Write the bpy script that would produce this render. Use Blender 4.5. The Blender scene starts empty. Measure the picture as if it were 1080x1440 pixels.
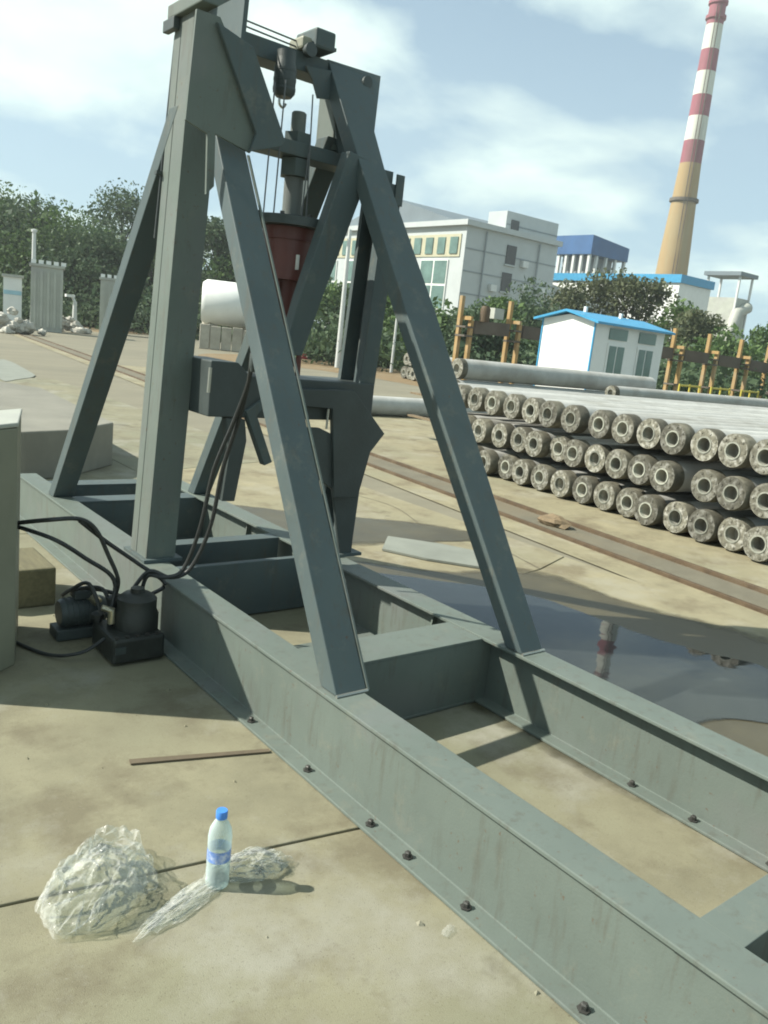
import bpy, math, random
import numpy as np
from mathutils import Vector, Matrix
random.seed(7); rng = np.random.default_rng(7)
S = bpy.context.scene
COL = S.collection
R = math.radians

# ------------------------------------------------------------------ camera
CAM_H = 1.5
PITCH, ROLL, YAW, FPX = 12.0, 6.3, 39.25, 1150.0      # FPX: focal length for a 1080 x 1440 frame
p, r, y = R(PITCH), R(ROLL), R(YAW)
fw = np.array([math.sin(y)*math.cos(p), math.cos(y)*math.cos(p), -math.sin(p)])
rt0 = np.array([math.cos(y), -math.sin(y), 0.0]); up0 = np.cross(rt0, fw)
rt = rt0*math.cos(r)+up0*math.sin(r); up = -rt0*math.sin(r)+up0*math.cos(r)
cam_d = bpy.data.cameras.new('camera'); cam = bpy.data.objects.new('camera', cam_d); COL.objects.link(cam)
cam_d.sensor_fit = 'VERTICAL'; cam_d.sensor_height = 36.0; cam_d.lens = FPX/1440*36
cam_d.clip_start = 0.05; cam_d.clip_end = 5000
cam.matrix_world = Matrix(((rt[0], up[0], -fw[0], 0), (rt[1], up[1], -fw[1], 0), (rt[2], up[2], -fw[2], CAM_H), (0, 0, 0, 1)))
S.camera = cam
S.render.resolution_x, S.render.resolution_y = 768, 1024
S.cycles.filter_width = 1.9

# ------------------------------------------------------------------ sky, sun, exposure
SUN = Vector((-0.924, 0.636, 1.0)).normalized()       # towards the sun, measured from the bottle's shadow
world = bpy.data.worlds.new('World'); S.world = world; world.use_nodes = True
nt = world.node_tree; nt.nodes.clear()
N = lambda t: nt.nodes.new(t)
out = N('ShaderNodeOutputWorld'); bg = N('ShaderNodeBackground'); bg.inputs['Strength'].default_value = 0.065
sky = N('ShaderNodeTexSky'); sky.sky_type = 'NISHITA'; sky.sun_disc = False
sky.sun_elevation = math.asin(SUN.z); sky.sun_rotation = math.atan2(SUN.x, SUN.y)
sky.air_density = 1.0; sky.dust_density = 1.0; sky.ozone_density = 1.0
tc = N('ShaderNodeTexCoord'); sep = N('ShaderNodeSeparateXYZ'); nt.links.new(tc.outputs['Generated'], sep.inputs[0])
add = N('ShaderNodeMath'); add.operation = 'ADD'; add.inputs[1].default_value = 0.34; nt.links.new(sep.outputs['Z'], add.inputs[0])
mx = N('ShaderNodeMath'); mx.operation = 'MAXIMUM'; mx.inputs[1].default_value = 0.1; nt.links.new(add.outputs[0], mx.inputs[0])
vd = N('ShaderNodeVectorMath'); vd.operation = 'DIVIDE'; nt.links.new(tc.outputs['Generated'], vd.inputs[0])
cmb = N('ShaderNodeCombineXYZ')
for k in range(3): nt.links.new(mx.outputs[0], cmb.inputs[k])
nt.links.new(cmb.outputs[0], vd.inputs[1])
mp = N('ShaderNodeMapping'); mp.inputs['Location'].default_value = (1.1, 16.3, 3.0); mp.inputs['Scale'].default_value = (1, 1, 1.5)
nt.links.new(vd.outputs[0], mp.inputs[0])
n1 = N('ShaderNodeTexNoise'); n1.inputs['Scale'].default_value = 1.6; n1.inputs['Detail'].default_value = 8; n1.inputs['Roughness'].default_value = 0.52; n1.inputs['Distortion'].default_value = 0.25
nt.links.new(mp.outputs[0], n1.inputs['Vector'])
cr = N('ShaderNodeValToRGB'); cr.color_ramp.elements[0].position = 0.47; cr.color_ramp.elements[1].position = 0.60
cr.color_ramp.elements[0].color = (0, 0, 0, 1); cr.color_ramp.elements[1].color = (1, 1, 1, 1)
nt.links.new(n1.outputs['Fac'], cr.inputs[0])
n2 = N('ShaderNodeTexNoise'); n2.inputs['Scale'].default_value = 4.0; n2.inputs['Detail'].default_value = 5
nt.links.new(mp.outputs[0], n2.inputs['Vector'])
cc = N('ShaderNodeValToRGB'); cc.color_ramp.elements[0].position = 0.3; cc.color_ramp.elements[1].position = 0.7
cc.color_ramp.elements[0].color = (6.6, 8.2, 8.3, 1); cc.color_ramp.elements[1].color = (9.0, 10.8, 9.9, 1)
nt.links.new(n2.outputs['Fac'], cc.inputs[0])
hz = N('ShaderNodeMath'); hz.operation = 'MULTIPLY'; hz.inputs[1].default_value = -2.0; nt.links.new(sep.outputs['Z'], hz.inputs[0])
hx_ = N('ShaderNodeMath'); hx_.operation = 'EXPONENT'; nt.links.new(hz.outputs[0], hx_.inputs[0])
hm = N('ShaderNodeMath'); hm.operation = 'MULTIPLY'; hm.inputs[1].default_value = 0.75; hm.use_clamp = True; nt.links.new(hx_.outputs[0], hm.inputs[0])
air = N('ShaderNodeMixRGB'); nt.links.new(hm.outputs[0], air.inputs[0]); nt.links.new(sky.outputs[0], air.inputs[1]); air.inputs[2].default_value = (5.2, 7.7, 9.0, 1)
mixs = N('ShaderNodeMixRGB'); nt.links.new(cr.outputs[0], mixs.inputs[0]); nt.links.new(air.outputs[0], mixs.inputs[1]); nt.links.new(cc.outputs[0], mixs.inputs[2])
nt.links.new(mixs.outputs[0], bg.inputs['Color']); nt.links.new(bg.outputs[0], out.inputs['Surface'])
sun_d = bpy.data.lights.new('sun', 'SUN'); sun_d.energy = 5.0; sun_d.angle = R(0.6); sun_d.color = (1.0, 0.95, 0.84)
sun = bpy.data.objects.new('sun', sun_d); COL.objects.link(sun)
sun.rotation_euler = SUN.to_track_quat('Z', 'Y').to_euler()
S.view_settings.view_transform = 'Standard'; S.view_settings.look = 'None'
S.view_settings.exposure = 0.85; S.view_settings.gamma = 1.0; S.view_settings.use_curve_mapping = False

# ------------------------------------------------------------------ geometry of the survey (pixel rays to places)
def ray(u, v):
    return rt*((u-540)/FPX) - up*((v-720)/FPX) + fw
O = np.array([0, 0, CAM_H])
def onY(u, v, Y): d = ray(u, v); return O+d*(Y/d[1])
def onX(u, v, X): d = ray(u, v); return O+d*(X/d[0])
def gnd(u, v, z=0.0): d = ray(u, v); return O+d*((z-CAM_H)/d[2])
def onslope(u, v, y0, s, z0=0.30):
    d = ray(u, v); n = np.array([0, 1, -s]); return O+d*(((y0-s*z0)-O@n)/(d@n))
def far(u, v, D):                                    # a place at horizontal distance D
    d = ray(u, v); return O+d*(D/math.hypot(d[0], d[1]))

# ------------------------------------------------------------------ materials
def newmat(name):
    m = bpy.data.materials.new(name); m.use_nodes = True
    return m, m.node_tree, m.node_tree.nodes['Principled BSDF']
def mat(name, col, rough=0.6, metal=0.0, var=0.25, scale=6.0, bump=0.15, bscale=60.0, tint=None, tscale=1.2, tamt=0.5, spec=0.5, stretch=None):
    m, t, b = newmat(name)
    L = t.links.new; nn = t.nodes.new
    g = nn('ShaderNodeNewGeometry')
    vec = g.outputs['Position']
    if stretch:
        mpn = nn('ShaderNodeMapping'); mpn.inputs['Scale'].default_value = stretch; L(vec, mpn.inputs[0]); vec = mpn.outputs[0]
    a = nn('ShaderNodeTexNoise'); a.inputs['Scale'].default_value = scale; a.inputs['Detail'].default_value = 8; a.inputs['Roughness'].default_value = 0.65
    L(vec, a.inputs['Vector'])
    ra = nn('ShaderNodeValToRGB'); e = ra.color_ramp.elements
    e[0].position = 0.3; e[1].position = 0.7
    e[0].color = (*[c*(1-var) for c in col], 1); e[1].color = (*[min(1, c*(1+var)) for c in col], 1)
    L(a.outputs['Fac'], ra.inputs[0]); res = ra.outputs[0]
    if tint:
        c2 = nn('ShaderNodeTexNoise'); c2.inputs['Scale'].default_value = tscale; c2.inputs['Detail'].default_value = 6; c2.inputs['Roughness'].default_value = 0.6
        L(vec, c2.inputs['Vector'])
        rb = nn('ShaderNodeValToRGB'); rb.color_ramp.elements[0].position = 0.48; rb.color_ramp.elements[1].position = 0.68
        rb.color_ramp.elements[0].color = (0, 0, 0, 1); rb.color_ramp.elements[1].color = (tamt, tamt, tamt, 1)
        L(c2.outputs['Fac'], rb.inputs[0])
        mm = nn('ShaderNodeMixRGB'); L(rb.outputs[0], mm.inputs[0]); L(res, mm.inputs[1]); mm.inputs[2].default_value = (*tint, 1); res = mm.outputs[0]
    L(res, b.inputs['Base Color'])
    rr = nn('ShaderNodeMapRange'); rr.inputs['To Min'].default_value = max(0.02, rough-0.12); rr.inputs['To Max'].default_value = min(1, rough+0.12)
    L(a.outputs['Fac'], rr.inputs['Value']); L(rr.outputs[0], b.inputs['Roughness'])
    b.inputs['Metallic'].default_value = metal; b.inputs['Specular IOR Level'].default_value = spec
    if bump:
        n3 = nn('ShaderNodeTexNoise'); n3.inputs['Scale'].default_value = bscale; n3.inputs['Detail'].default_value = 6
        L(vec, n3.inputs['Vector'])
        bp = nn('ShaderNodeBump'); bp.inputs['Strength'].default_value = bump; bp.inputs['Distance'].default_value = 0.02
        L(n3.outputs['Fac'], bp.inputs['Height']); L(bp.outputs[0], b.inputs['Normal'])
    return m

def vary(m, lo=0.6, hi=1.35):
    t = m.node_tree; b = t.nodes['Principled BSDF']; src = b.inputs['Base Color'].links[0].from_socket
    oi = t.nodes.new('ShaderNodeObjectInfo'); mr = t.nodes.new('ShaderNodeMapRange'); mr.inputs['To Min'].default_value = lo; mr.inputs['To Max'].default_value = hi
    t.links.new(oi.outputs['Random'], mr.inputs['Value'])
    hs = t.nodes.new('ShaderNodeHueSaturation'); t.links.new(mr.outputs[0], hs.inputs['Value']); t.links.new(src, hs.inputs['Color']); t.links.new(hs.outputs[0], b.inputs['Base Color']); return m
M = {}
def paint(name, col, tint):
    m = mat(name, col, 0.55, 0, 0.10, 2.6, 0.05, 120, tint=tint, tscale=1.7, tamt=0.7, spec=0.22)
    t = m.node_tree; L = t.links.new; nn = t.nodes.new; b = t.nodes['Principled BSDF']
    base = b.inputs['Base Color'].links[0].from_socket
    g = nn('ShaderNodeNewGeometry')
    mpn = nn('ShaderNodeMapping'); mpn.inputs['Scale'].default_value = (9, 9, 1.4); L(g.outputs['Position'], mpn.inputs[0])
    st = nn('ShaderNodeTexNoise'); st.inputs['Scale'].default_value = 2.2; st.inputs['Detail'].default_value = 7; st.inputs['Roughness'].default_value = 0.7; L(mpn.outputs[0], st.inputs['Vector'])
    r1 = nn('ShaderNodeValToRGB'); r1.color_ramp.elements[0].position = 0.53; r1.color_ramp.elements[1].position = 0.75
    r1.color_ramp.elements[0].color = (0, 0, 0, 1); r1.color_ramp.elements[1].color = (0.7, 0.7, 0.7, 1); L(st.outputs['Fac'], r1.inputs[0])
    m1 = nn('ShaderNodeMixRGB'); L(r1.outputs[0], m1.inputs[0]); L(base, m1.inputs[1]); m1.inputs[2].default_value = (0.085, 0.082, 0.065, 1)
    sp = nn('ShaderNodeTexNoise'); sp.inputs['Scale'].default_value = 38; sp.inputs['Detail'].default_value = 5; sp.inputs['Roughness'].default_value = 0.75; L(g.outputs['Position'], sp.inputs['Vector'])
    r2 = nn('ShaderNodeValToRGB'); r2.color_ramp.elements[0].position = 0.635; r2.color_ramp.elements[1].position = 0.69
    r2.color_ramp.elements[0].color = (0, 0, 0, 1); r2.color_ramp.elements[1].color = (0.75, 0.75, 0.75, 1); L(sp.outputs['Fac'], r2.inputs[0])
    m2 = nn('ShaderNodeMixRGB'); L(r2.outputs[0], m2.inputs[0]); L(m1.outputs[0], m2.inputs[1]); m2.inputs[2].default_value = (0.10, 0.055, 0.03, 1)
    dz = nn('ShaderNodeTexNoise'); dz.inputs['Scale'].default_value = 6.5; dz.inputs['Detail'].default_value = 9; dz.inputs['Roughness'].default_value = 0.8; L(g.outputs['Position'], dz.inputs['Vector'])
    r3 = nn('ShaderNodeValToRGB'); r3.color_ramp.elements[0].position = 0.55; r3.color_ramp.elements[1].position = 0.8
    r3.color_ramp.elements[0].color = (0, 0, 0, 1); r3.color_ramp.elements[1].color = (0.6, 0.6, 0.6, 1); L(dz.outputs['Fac'], r3.inputs[0])
    m3 = nn('ShaderNodeMixRGB'); L(r3.outputs[0], m3.inputs[0]); L(m2.outputs[0], m3.inputs[1]); m3.inputs[2].default_value = (0.20, 0.195, 0.15, 1)
    L(m3.outputs[0], b.inputs['Base Color'])
    return m
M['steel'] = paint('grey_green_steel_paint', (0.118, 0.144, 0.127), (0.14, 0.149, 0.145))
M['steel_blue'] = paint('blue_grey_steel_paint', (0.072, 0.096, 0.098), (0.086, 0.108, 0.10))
M['dark_steel'] = mat('dark_machine_steel', (0.045, 0.058, 0.056), 0.5, 0.1, 0.2, 5, 0.08, 80)
M['rod'] = mat('bright_rod_steel', (0.36, 0.37, 0.33), 0.3, 0.7, 0.1, 9, 0.03, 80)
M['red'] = mat('red_cylinder_paint', (0.11, 0.035, 0.028), 0.5, 0, 0.2, 5, 0.05, 60)
M['bolt'] = mat('dark_bolt_steel', (0.07, 0.07, 0.065), 0.45, 0.5, 0.2, 20, 0.05, 90)
M['rope'] = mat('wire_rope_steel', (0.12, 0.13, 0.13), 0.5, 0.5, 0.2, 30, 0.1, 200)
M['rubber'] = mat('black_rubber_hose', (0.022, 0.025, 0.024), 0.5, 0, 0.2, 20, 0.05, 90)
def concrete(name, col, green, dark, pale):
    m = mat(name, col, 0.88, 0, 0.22, 3.2, 0.2, 320, tint=green, tscale=0.8, tamt=0.85)
    t = m.node_tree; L = t.links.new; nn = t.nodes.new; b = t.nodes['Principled BSDF']
    cur = b.inputs['Base Color'].links[0].from_socket
    g = nn('ShaderNodeNewGeometry')
    def layer(cur, scale, det, p0, p1, amt, c, off):
        mp_ = nn('ShaderNodeMapping'); mp_.inputs['Location'].default_value = (off, off*1.3, 0); L(g.outputs['Position'], mp_.inputs[0])
        n = nn('ShaderNodeTexNoise'); n.inputs['Scale'].default_value = scale; n.inputs['Detail'].default_value = det; n.inputs['Roughness'].default_value = 0.68; L(mp_.outputs[0], n.inputs['Vector'])
        r_ = nn('ShaderNodeValToRGB'); r_.color_ramp.elements[0].position = p0; r_.color_ramp.elements[1].position = p1
        r_.color_ramp.elements[0].color = (0, 0, 0, 1); r_.color_ramp.elements[1].color = (amt, amt, amt, 1); L(n.outputs['Fac'], r_.inputs[0])
        x = nn('ShaderNodeMixRGB'); L(r_.outputs[0], x.inputs[0]); L(cur, x.inputs[1]); x.inputs[2].default_value = (*c, 1); return x.outputs[0]
    cur = layer(cur, 2.0, 10, 0.50, 0.62, 0.8, dark, 3.1)
    cur = layer(cur, 1.3, 9, 0.52, 0.66, 0.85, pale, 11.7)
    cur = layer(cur, 0.9, 6, 0.60, 0.68, 0.8, [c*0.62 for c in dark], 21.3)
    cur = layer(cur, 7.0, 8, 0.58, 0.70, 0.55, dark, 5.5)
    cur = layer(cur, 160.0, 3, 0.60, 0.68, 0.55, [c*0.45 for c in dark], 1.0)
    cur = layer(cur, 120.0, 3, 0.62, 0.70, 0.5, pale, 7.0)
    L(cur, b.inputs['Base Color']); return m
M['concrete'] = concrete('yard_concrete', (0.196, 0.186, 0.121), (0.158, 0.166, 0.112), (0.128, 0.114, 0.072), (0.250, 0.247, 0.198))
M['ground'] = mat('old_yard_ground', (0.175, 0.163, 0.115), 0.9, 0, 0.18, 0.7, 0.1, 60, tint=(0.135, 0.128, 0.092), tscale=0.2, tamt=0.8, stretch=(0.5, 1.5, 1))
M['paleslab'] = mat('pale_dry_concrete', (0.19, 0.205, 0.175), 0.8, 0, 0.15, 3, 0.1, 90)
M['paleconc'] = mat('pale_block_concrete', (0.185, 0.182, 0.15), 0.9, 0, 0.15, 2.0, 0.2, 120, tint=(0.14, 0.14, 0.115), tscale=1.2, tamt=0.7)
M['joint'] = mat('joint_dirt', (0.10, 0.09, 0.06), 0.95, 0, 0.3, 9, 0.2, 60)
M['wet'] = mat('wet_concrete', (0.065, 0.057, 0.033), 0.42, 0, 0.22, 3.0, 0.05, 90, tint=(0.095, 0.085, 0.05), tscale=1.6, tamt=0.7)
M['track'] = mat('track_bed_concrete', (0.13, 0.12, 0.085), 0.85, 0, 0.2, 3, 0.2, 60, tint=(0.15, 0.125, 0.078), tscale=1.2, tamt=0.7)
M['apron'] = concrete('pale_apron_concrete', (0.235, 0.212, 0.132), (0.20, 0.192, 0.125), (0.150, 0.126, 0.076), (0.275, 0.26, 0.19))
M['dirt'] = mat('orange_dirt', (0.18, 0.127, 0.062), 0.95, 0, 0.25, 3, 0.3, 30, tint=(0.2, 0.17, 0.11), tscale=0.8, tamt=0.7)
M['rust'] = mat('rusty_rail', (0.075, 0.05, 0.026), 0.7, 0.2, 0.3, 10, 0.2, 60, tint=(0.13, 0.10, 0.062), tscale=3, tamt=0.6)
M['pile'] = mat('pile_concrete', (0.37, 0.378, 0.355), 0.8, 0, 0.14, 4, 0.15, 90, tint=(0.24, 0.235, 0.20), tscale=1.5, tamt=0.6)
M['collar'] = mat('dirty_pile_collar', (0.095, 0.09, 0.066), 0.75, 0.1, 0.3, 18, 0.25, 70, tint=(0.2, 0.19, 0.145), tscale=8, tamt=0.8)
M['plate'] = mat('pile_end_plate', (0.12, 0.116, 0.088), 0.6, 0.15, 0.5, 26, 0.25, 90, tint=(0.36, 0.36, 0.32), tscale=22, tamt=0.9)
M['rim'] = mat('pile_inner_rim', (0.27, 0.28, 0.235), 0.6, 0.1, 0.25, 25, 0.1, 90)
M['bore'] = mat('pile_bore', (0.30, 0.295, 0.25), 0.95, 0, 0.2, 10, 0.1, 60)
for k_ in ('collar', 'plate', 'rim', 'bore'): vary(M[k_])
vary(M['pile'], 0.82, 1.12)
M['timber'] = mat('spacer_timber', (0.16, 0.12, 0.07), 0.85, 0, 0.3, 8, 0.3, 40, stretch=(1, 6, 6))
M['olive'] = mat('olive_cabinet_paint', (0.20, 0.205, 0.15), 0.55, 0, 0.1, 4, 0.04, 80)
M['wood'] = mat('weathered_wood_block', (0.12, 0.11, 0.06), 0.85, 0, 0.25, 6, 0.3, 40, stretch=(8, 1, 8))
M['pump'] = mat('pump_casting', (0.028, 0.032, 0.028), 0.5, 0.2, 0.3, 12, 0.15, 60)
M['brass'] = mat('plated_fitting', (0.50, 0.46, 0.33), 0.3, 0.8, 0.2, 20, 0.05, 60)
M['white'] = mat('white_wall_panel', (0.68, 0.70, 0.67), 0.6, 0, 0.05, 2, 0.05, 40)
M['blue'] = mat('bright_blue_sheet', (0.04, 0.26, 0.46), 0.45, 0, 0.12, 3, 0.05, 40)
M['deepblue'] = mat('deep_blue_sheet', (0.025, 0.09, 0.22), 0.5, 0, 0.15, 0.6, 0.05, 30)
M['tile'] = mat('pale_facade_tile', (0.40, 0.435, 0.435), 0.6, 0, 0.06, 0.6, 0.03, 20)
M['tile_joint'] = mat('facade_groove', (0.23, 0.26, 0.275), 0.7, 0, 0.08, 0.6, 0, 20)
M['roofgrey'] = mat('grey_roof_sheet', (0.13, 0.165, 0.185), 0.55, 0, 0.1, 0.5, 0.05, 10)
M['glass'] = mat('window_glass', (0.10, 0.17, 0.15), 0.12, 0, 0.3, 0.7, 0.0, 10)
M['darkgap'] = mat('dark_window_opening', (0.05, 0.055, 0.06), 0.6, 0, 0.2, 2, 0.0, 10)
M['cream'] = mat('cream_trim', (0.40, 0.385, 0.27), 0.7, 0, 0.1, 1, 0.03, 20)
M['stackred'] = mat('chimney_red_band', (0.25, 0.075, 0.10), 0.75, 0, 0.25, 0.9, 0.05, 4, tint=(0.17, 0.075, 0.08), tscale=0.7, tamt=0.7, stretch=(1, 1, 0.12))
M['stackwhite'] = mat('chimney_white_band', (0.55, 0.57, 0.50), 0.75, 0, 0.12, 0.9, 0.05, 4, tint=(0.36, 0.36, 0.31), tscale=0.7, tamt=0.7, stretch=(1, 1, 0.12))
M['stacktan'] = mat('chimney_tan_brick', (0.30, 0.215, 0.105), 0.85, 0, 0.12, 0.2, 0.1, 4, tint=(0.29, 0.24, 0.135), tscale=0.6, tamt=0.8, stretch=(1, 1, 0.15))
M['yellow'] = mat('yellow_concrete_post', (0.33, 0.215, 0.085), 0.8, 0, 0.2, 3, 0.1, 30, tint=(0.31, 0.25, 0.165), tscale=1.2, tamt=0.7)
M['yrail'] = mat('yellow_guard_rail', (0.50, 0.42, 0.06), 0.5, 0, 0.1, 3, 0.05, 30)
M['brown'] = mat('brown_runway_beam', (0.085, 0.070, 0.055), 0.8, 0, 0.3, 1.5, 0.1, 20, tint=(0.13, 0.12, 0.10), tscale=0.6, tamt=0.7)
M['cabgrey'] = mat('grey_corrugated_cabinet', (0.36, 0.38, 0.33), 0.6, 0, 0.12, 1.0, 0.1, 20, tint=(0.30, 0.29, 0.29), tscale=0.6, tamt=0.6)
M['paleblue'] = mat('pale_blue_stripe', (0.30, 0.50, 0.58), 0.6, 0, 0.1, 2, 0, 20)
M['wallconc'] = mat('rough_concrete_wall', (0.36, 0.34, 0.28), 0.9, 0, 0.25, 1.5, 0.3, 12)
M['wallbrown'] = mat('dark_brown_low_wall', (0.085, 0.07, 0.06), 0.85, 0, 0.2, 2, 0.2, 12)
M['hydrant'] = mat('hydrant_red', (0.55, 0.05, 0.06), 0.5, 0, 0.15, 6, 0.05, 30)
M['galv'] = mat('galvanised_pole', (0.55, 0.57, 0.55), 0.5, 0.2, 0.08, 4, 0.03, 40)
M['capblue'] = mat('blue_bottle_cap', (0.06, 0.22, 0.62), 0.4, 0, 0.05, 20, 0.0, 20)
M['labelblue'] = mat('blue_bottle_label', (0.16, 0.27, 0.58), 0.45, 0, 0.25, 40, 0.0, 20, tint=(0.65, 0.70, 0.75), tscale=60, tamt=0.7)
M['strip'] = mat('flat_brown_strip', (0.105, 0.085, 0.055), 0.8, 0, 0.2, 12, 0.1, 50)
M['rubble'] = mat('grey_rubble', (0.40, 0.39, 0.34), 0.9, 0, 0.3, 3, 0.3, 20)
M['bark'] = mat('tree_bark', (0.09, 0.075, 0.055), 0.9, 0, 0.3, 3, 0.3, 20)
def leafmat(name, c1, c2):
    m, t, b = newmat(name); L = t.links.new; nn = t.nodes.new
    g = nn('ShaderNodeNewGeometry'); rp = nn('ShaderNodeValToRGB')
    rp.color_ramp.elements[0].color = (*c1, 1); rp.color_ramp.elements[1].color = (*c2, 1)
    L(g.outputs['Random Per Island'], rp.inputs[0]); L(rp.outputs[0], b.inputs['Base Color'])
    b.inputs['Roughness'].default_value = 0.6; b.inputs['Specular IOR Level'].default_value = 0.2
    tr = nn('ShaderNodeBsdfTranslucent'); L(rp.outputs[0], tr.inputs['Color'])
    ms = nn('ShaderNodeMixShader'); ms.inputs[0].default_value = 0.3
    L(b.outputs[0], ms.inputs[1]); L(tr.outputs[0], ms.inputs[2]); L(ms.outputs[0], t.nodes['Material Output'].inputs['Surface'])
    return m
M['leaf_dark'] = leafmat('dark_leaves', (0.045, 0.08, 0.045), (0.095, 0.14, 0.07))
M['leaf_mid'] = leafmat('mid_green_leaves', (0.05, 0.095, 0.035), (0.12, 0.19, 0.06))
M['leaf_olive'] = leafmat('olive_leaves', (0.07, 0.085, 0.045), (0.14, 0.16, 0.085))
# clear things
def film():
    m, t, b = newmat('clear_plastic_film'); L = t.links.new; nn = t.nodes.new
    b.inputs['Base Color'].default_value = (0.9, 0.92, 0.9, 1); b.inputs['Roughness'].default_value = 0.15; b.inputs['Specular IOR Level'].default_value = 1.0
    n = nn('ShaderNodeTexNoise'); n.inputs['Scale'].default_value = 9; n.inputs['Detail'].default_value = 3
    bp = nn('ShaderNodeBump'); bp.inputs['Strength'].default_value = 0.6; bp.inputs['Distance'].default_value = 0.02
    L(n.outputs['Fac'], bp.inputs['Height']); L(bp.outputs[0], b.inputs['Normal'])
    tr = nn('ShaderNodeBsdfTransparent'); tr.inputs[0].default_value = (0.97, 0.98, 0.96, 1)
    lw = nn('ShaderNodeLayerWeight'); lw.inputs['Blend'].default_value = 0.45; L(bp.outputs[0], lw.inputs['Normal'])
    mr = nn('ShaderNodeMapRange'); mr.inputs['To Min'].default_value = 0.035; mr.inputs['To Max'].default_value = 0.32; L(lw.outputs['Facing'], mr.inputs['Value'])
    ms = nn('ShaderNodeMixShader'); L(mr.outputs[0], ms.inputs[0]); L(tr.outputs[0], ms.inputs[1]); L(b.outputs[0], ms.inputs[2])
    L(ms.outputs[0], t.nodes['Material Output'].inputs['Surface'])
    return m
M['film'] = film()
def pet():
    m, t, b = newmat('clear_bottle_plastic'); L = t.links.new; nn = t.nodes.new
    b.inputs['Base Color'].default_value = (0.62, 0.74, 0.74, 1); b.inputs['Roughness'].default_value = 0.1; b.inputs['Specular IOR Level'].default_value = 0.8
    tr = nn('ShaderNodeBsdfTransparent'); tr.inputs[0].default_value = (0.88, 0.95, 0.94, 1)
    lw = nn('ShaderNodeLayerWeight'); lw.inputs['Blend'].default_value = 0.5
    mr = nn('ShaderNodeMapRange'); mr.inputs['To Min'].default_value = 0.22; mr.inputs['To Max'].default_value = 0.85; L(lw.outputs['Facing'], mr.inputs['Value'])
    ms = nn('ShaderNodeMixShader'); L(mr.outputs[0], ms.inputs[0]); L(tr.outputs[0], ms.inputs[1]); L(b.outputs[0], ms.inputs[2])
    L(ms.outputs[0], t.nodes['Material Output'].inputs['Surface'])
    return m
M['pet'] = pet()
def watermat():
    m, t, b = newmat('puddle_water'); L = t.links.new; nn = t.nodes.new
    b.inputs['Base Color'].default_value = (0.02, 0.024, 0.024, 1); b.inputs['Roughness'].default_value = 0.03; b.inputs['IOR'].default_value = 1.33; b.inputs['Specular IOR Level'].default_value = 0.5
    n = nn('ShaderNodeTexNoise'); n.inputs['Scale'].default_value = 5; n.inputs['Detail'].default_value = 2
    g = nn('ShaderNodeNewGeometry'); L(g.outputs['Position'], n.inputs['Vector'])
    bp = nn('ShaderNodeBump'); bp.inputs['Strength'].default_value = 0.05; bp.inputs['Distance'].default_value = 0.02
    L(n.outputs['Fac'], bp.inputs['Height']); L(bp.outputs[0], b.inputs['Normal'])
    return m
M['water'] = watermat()

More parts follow.
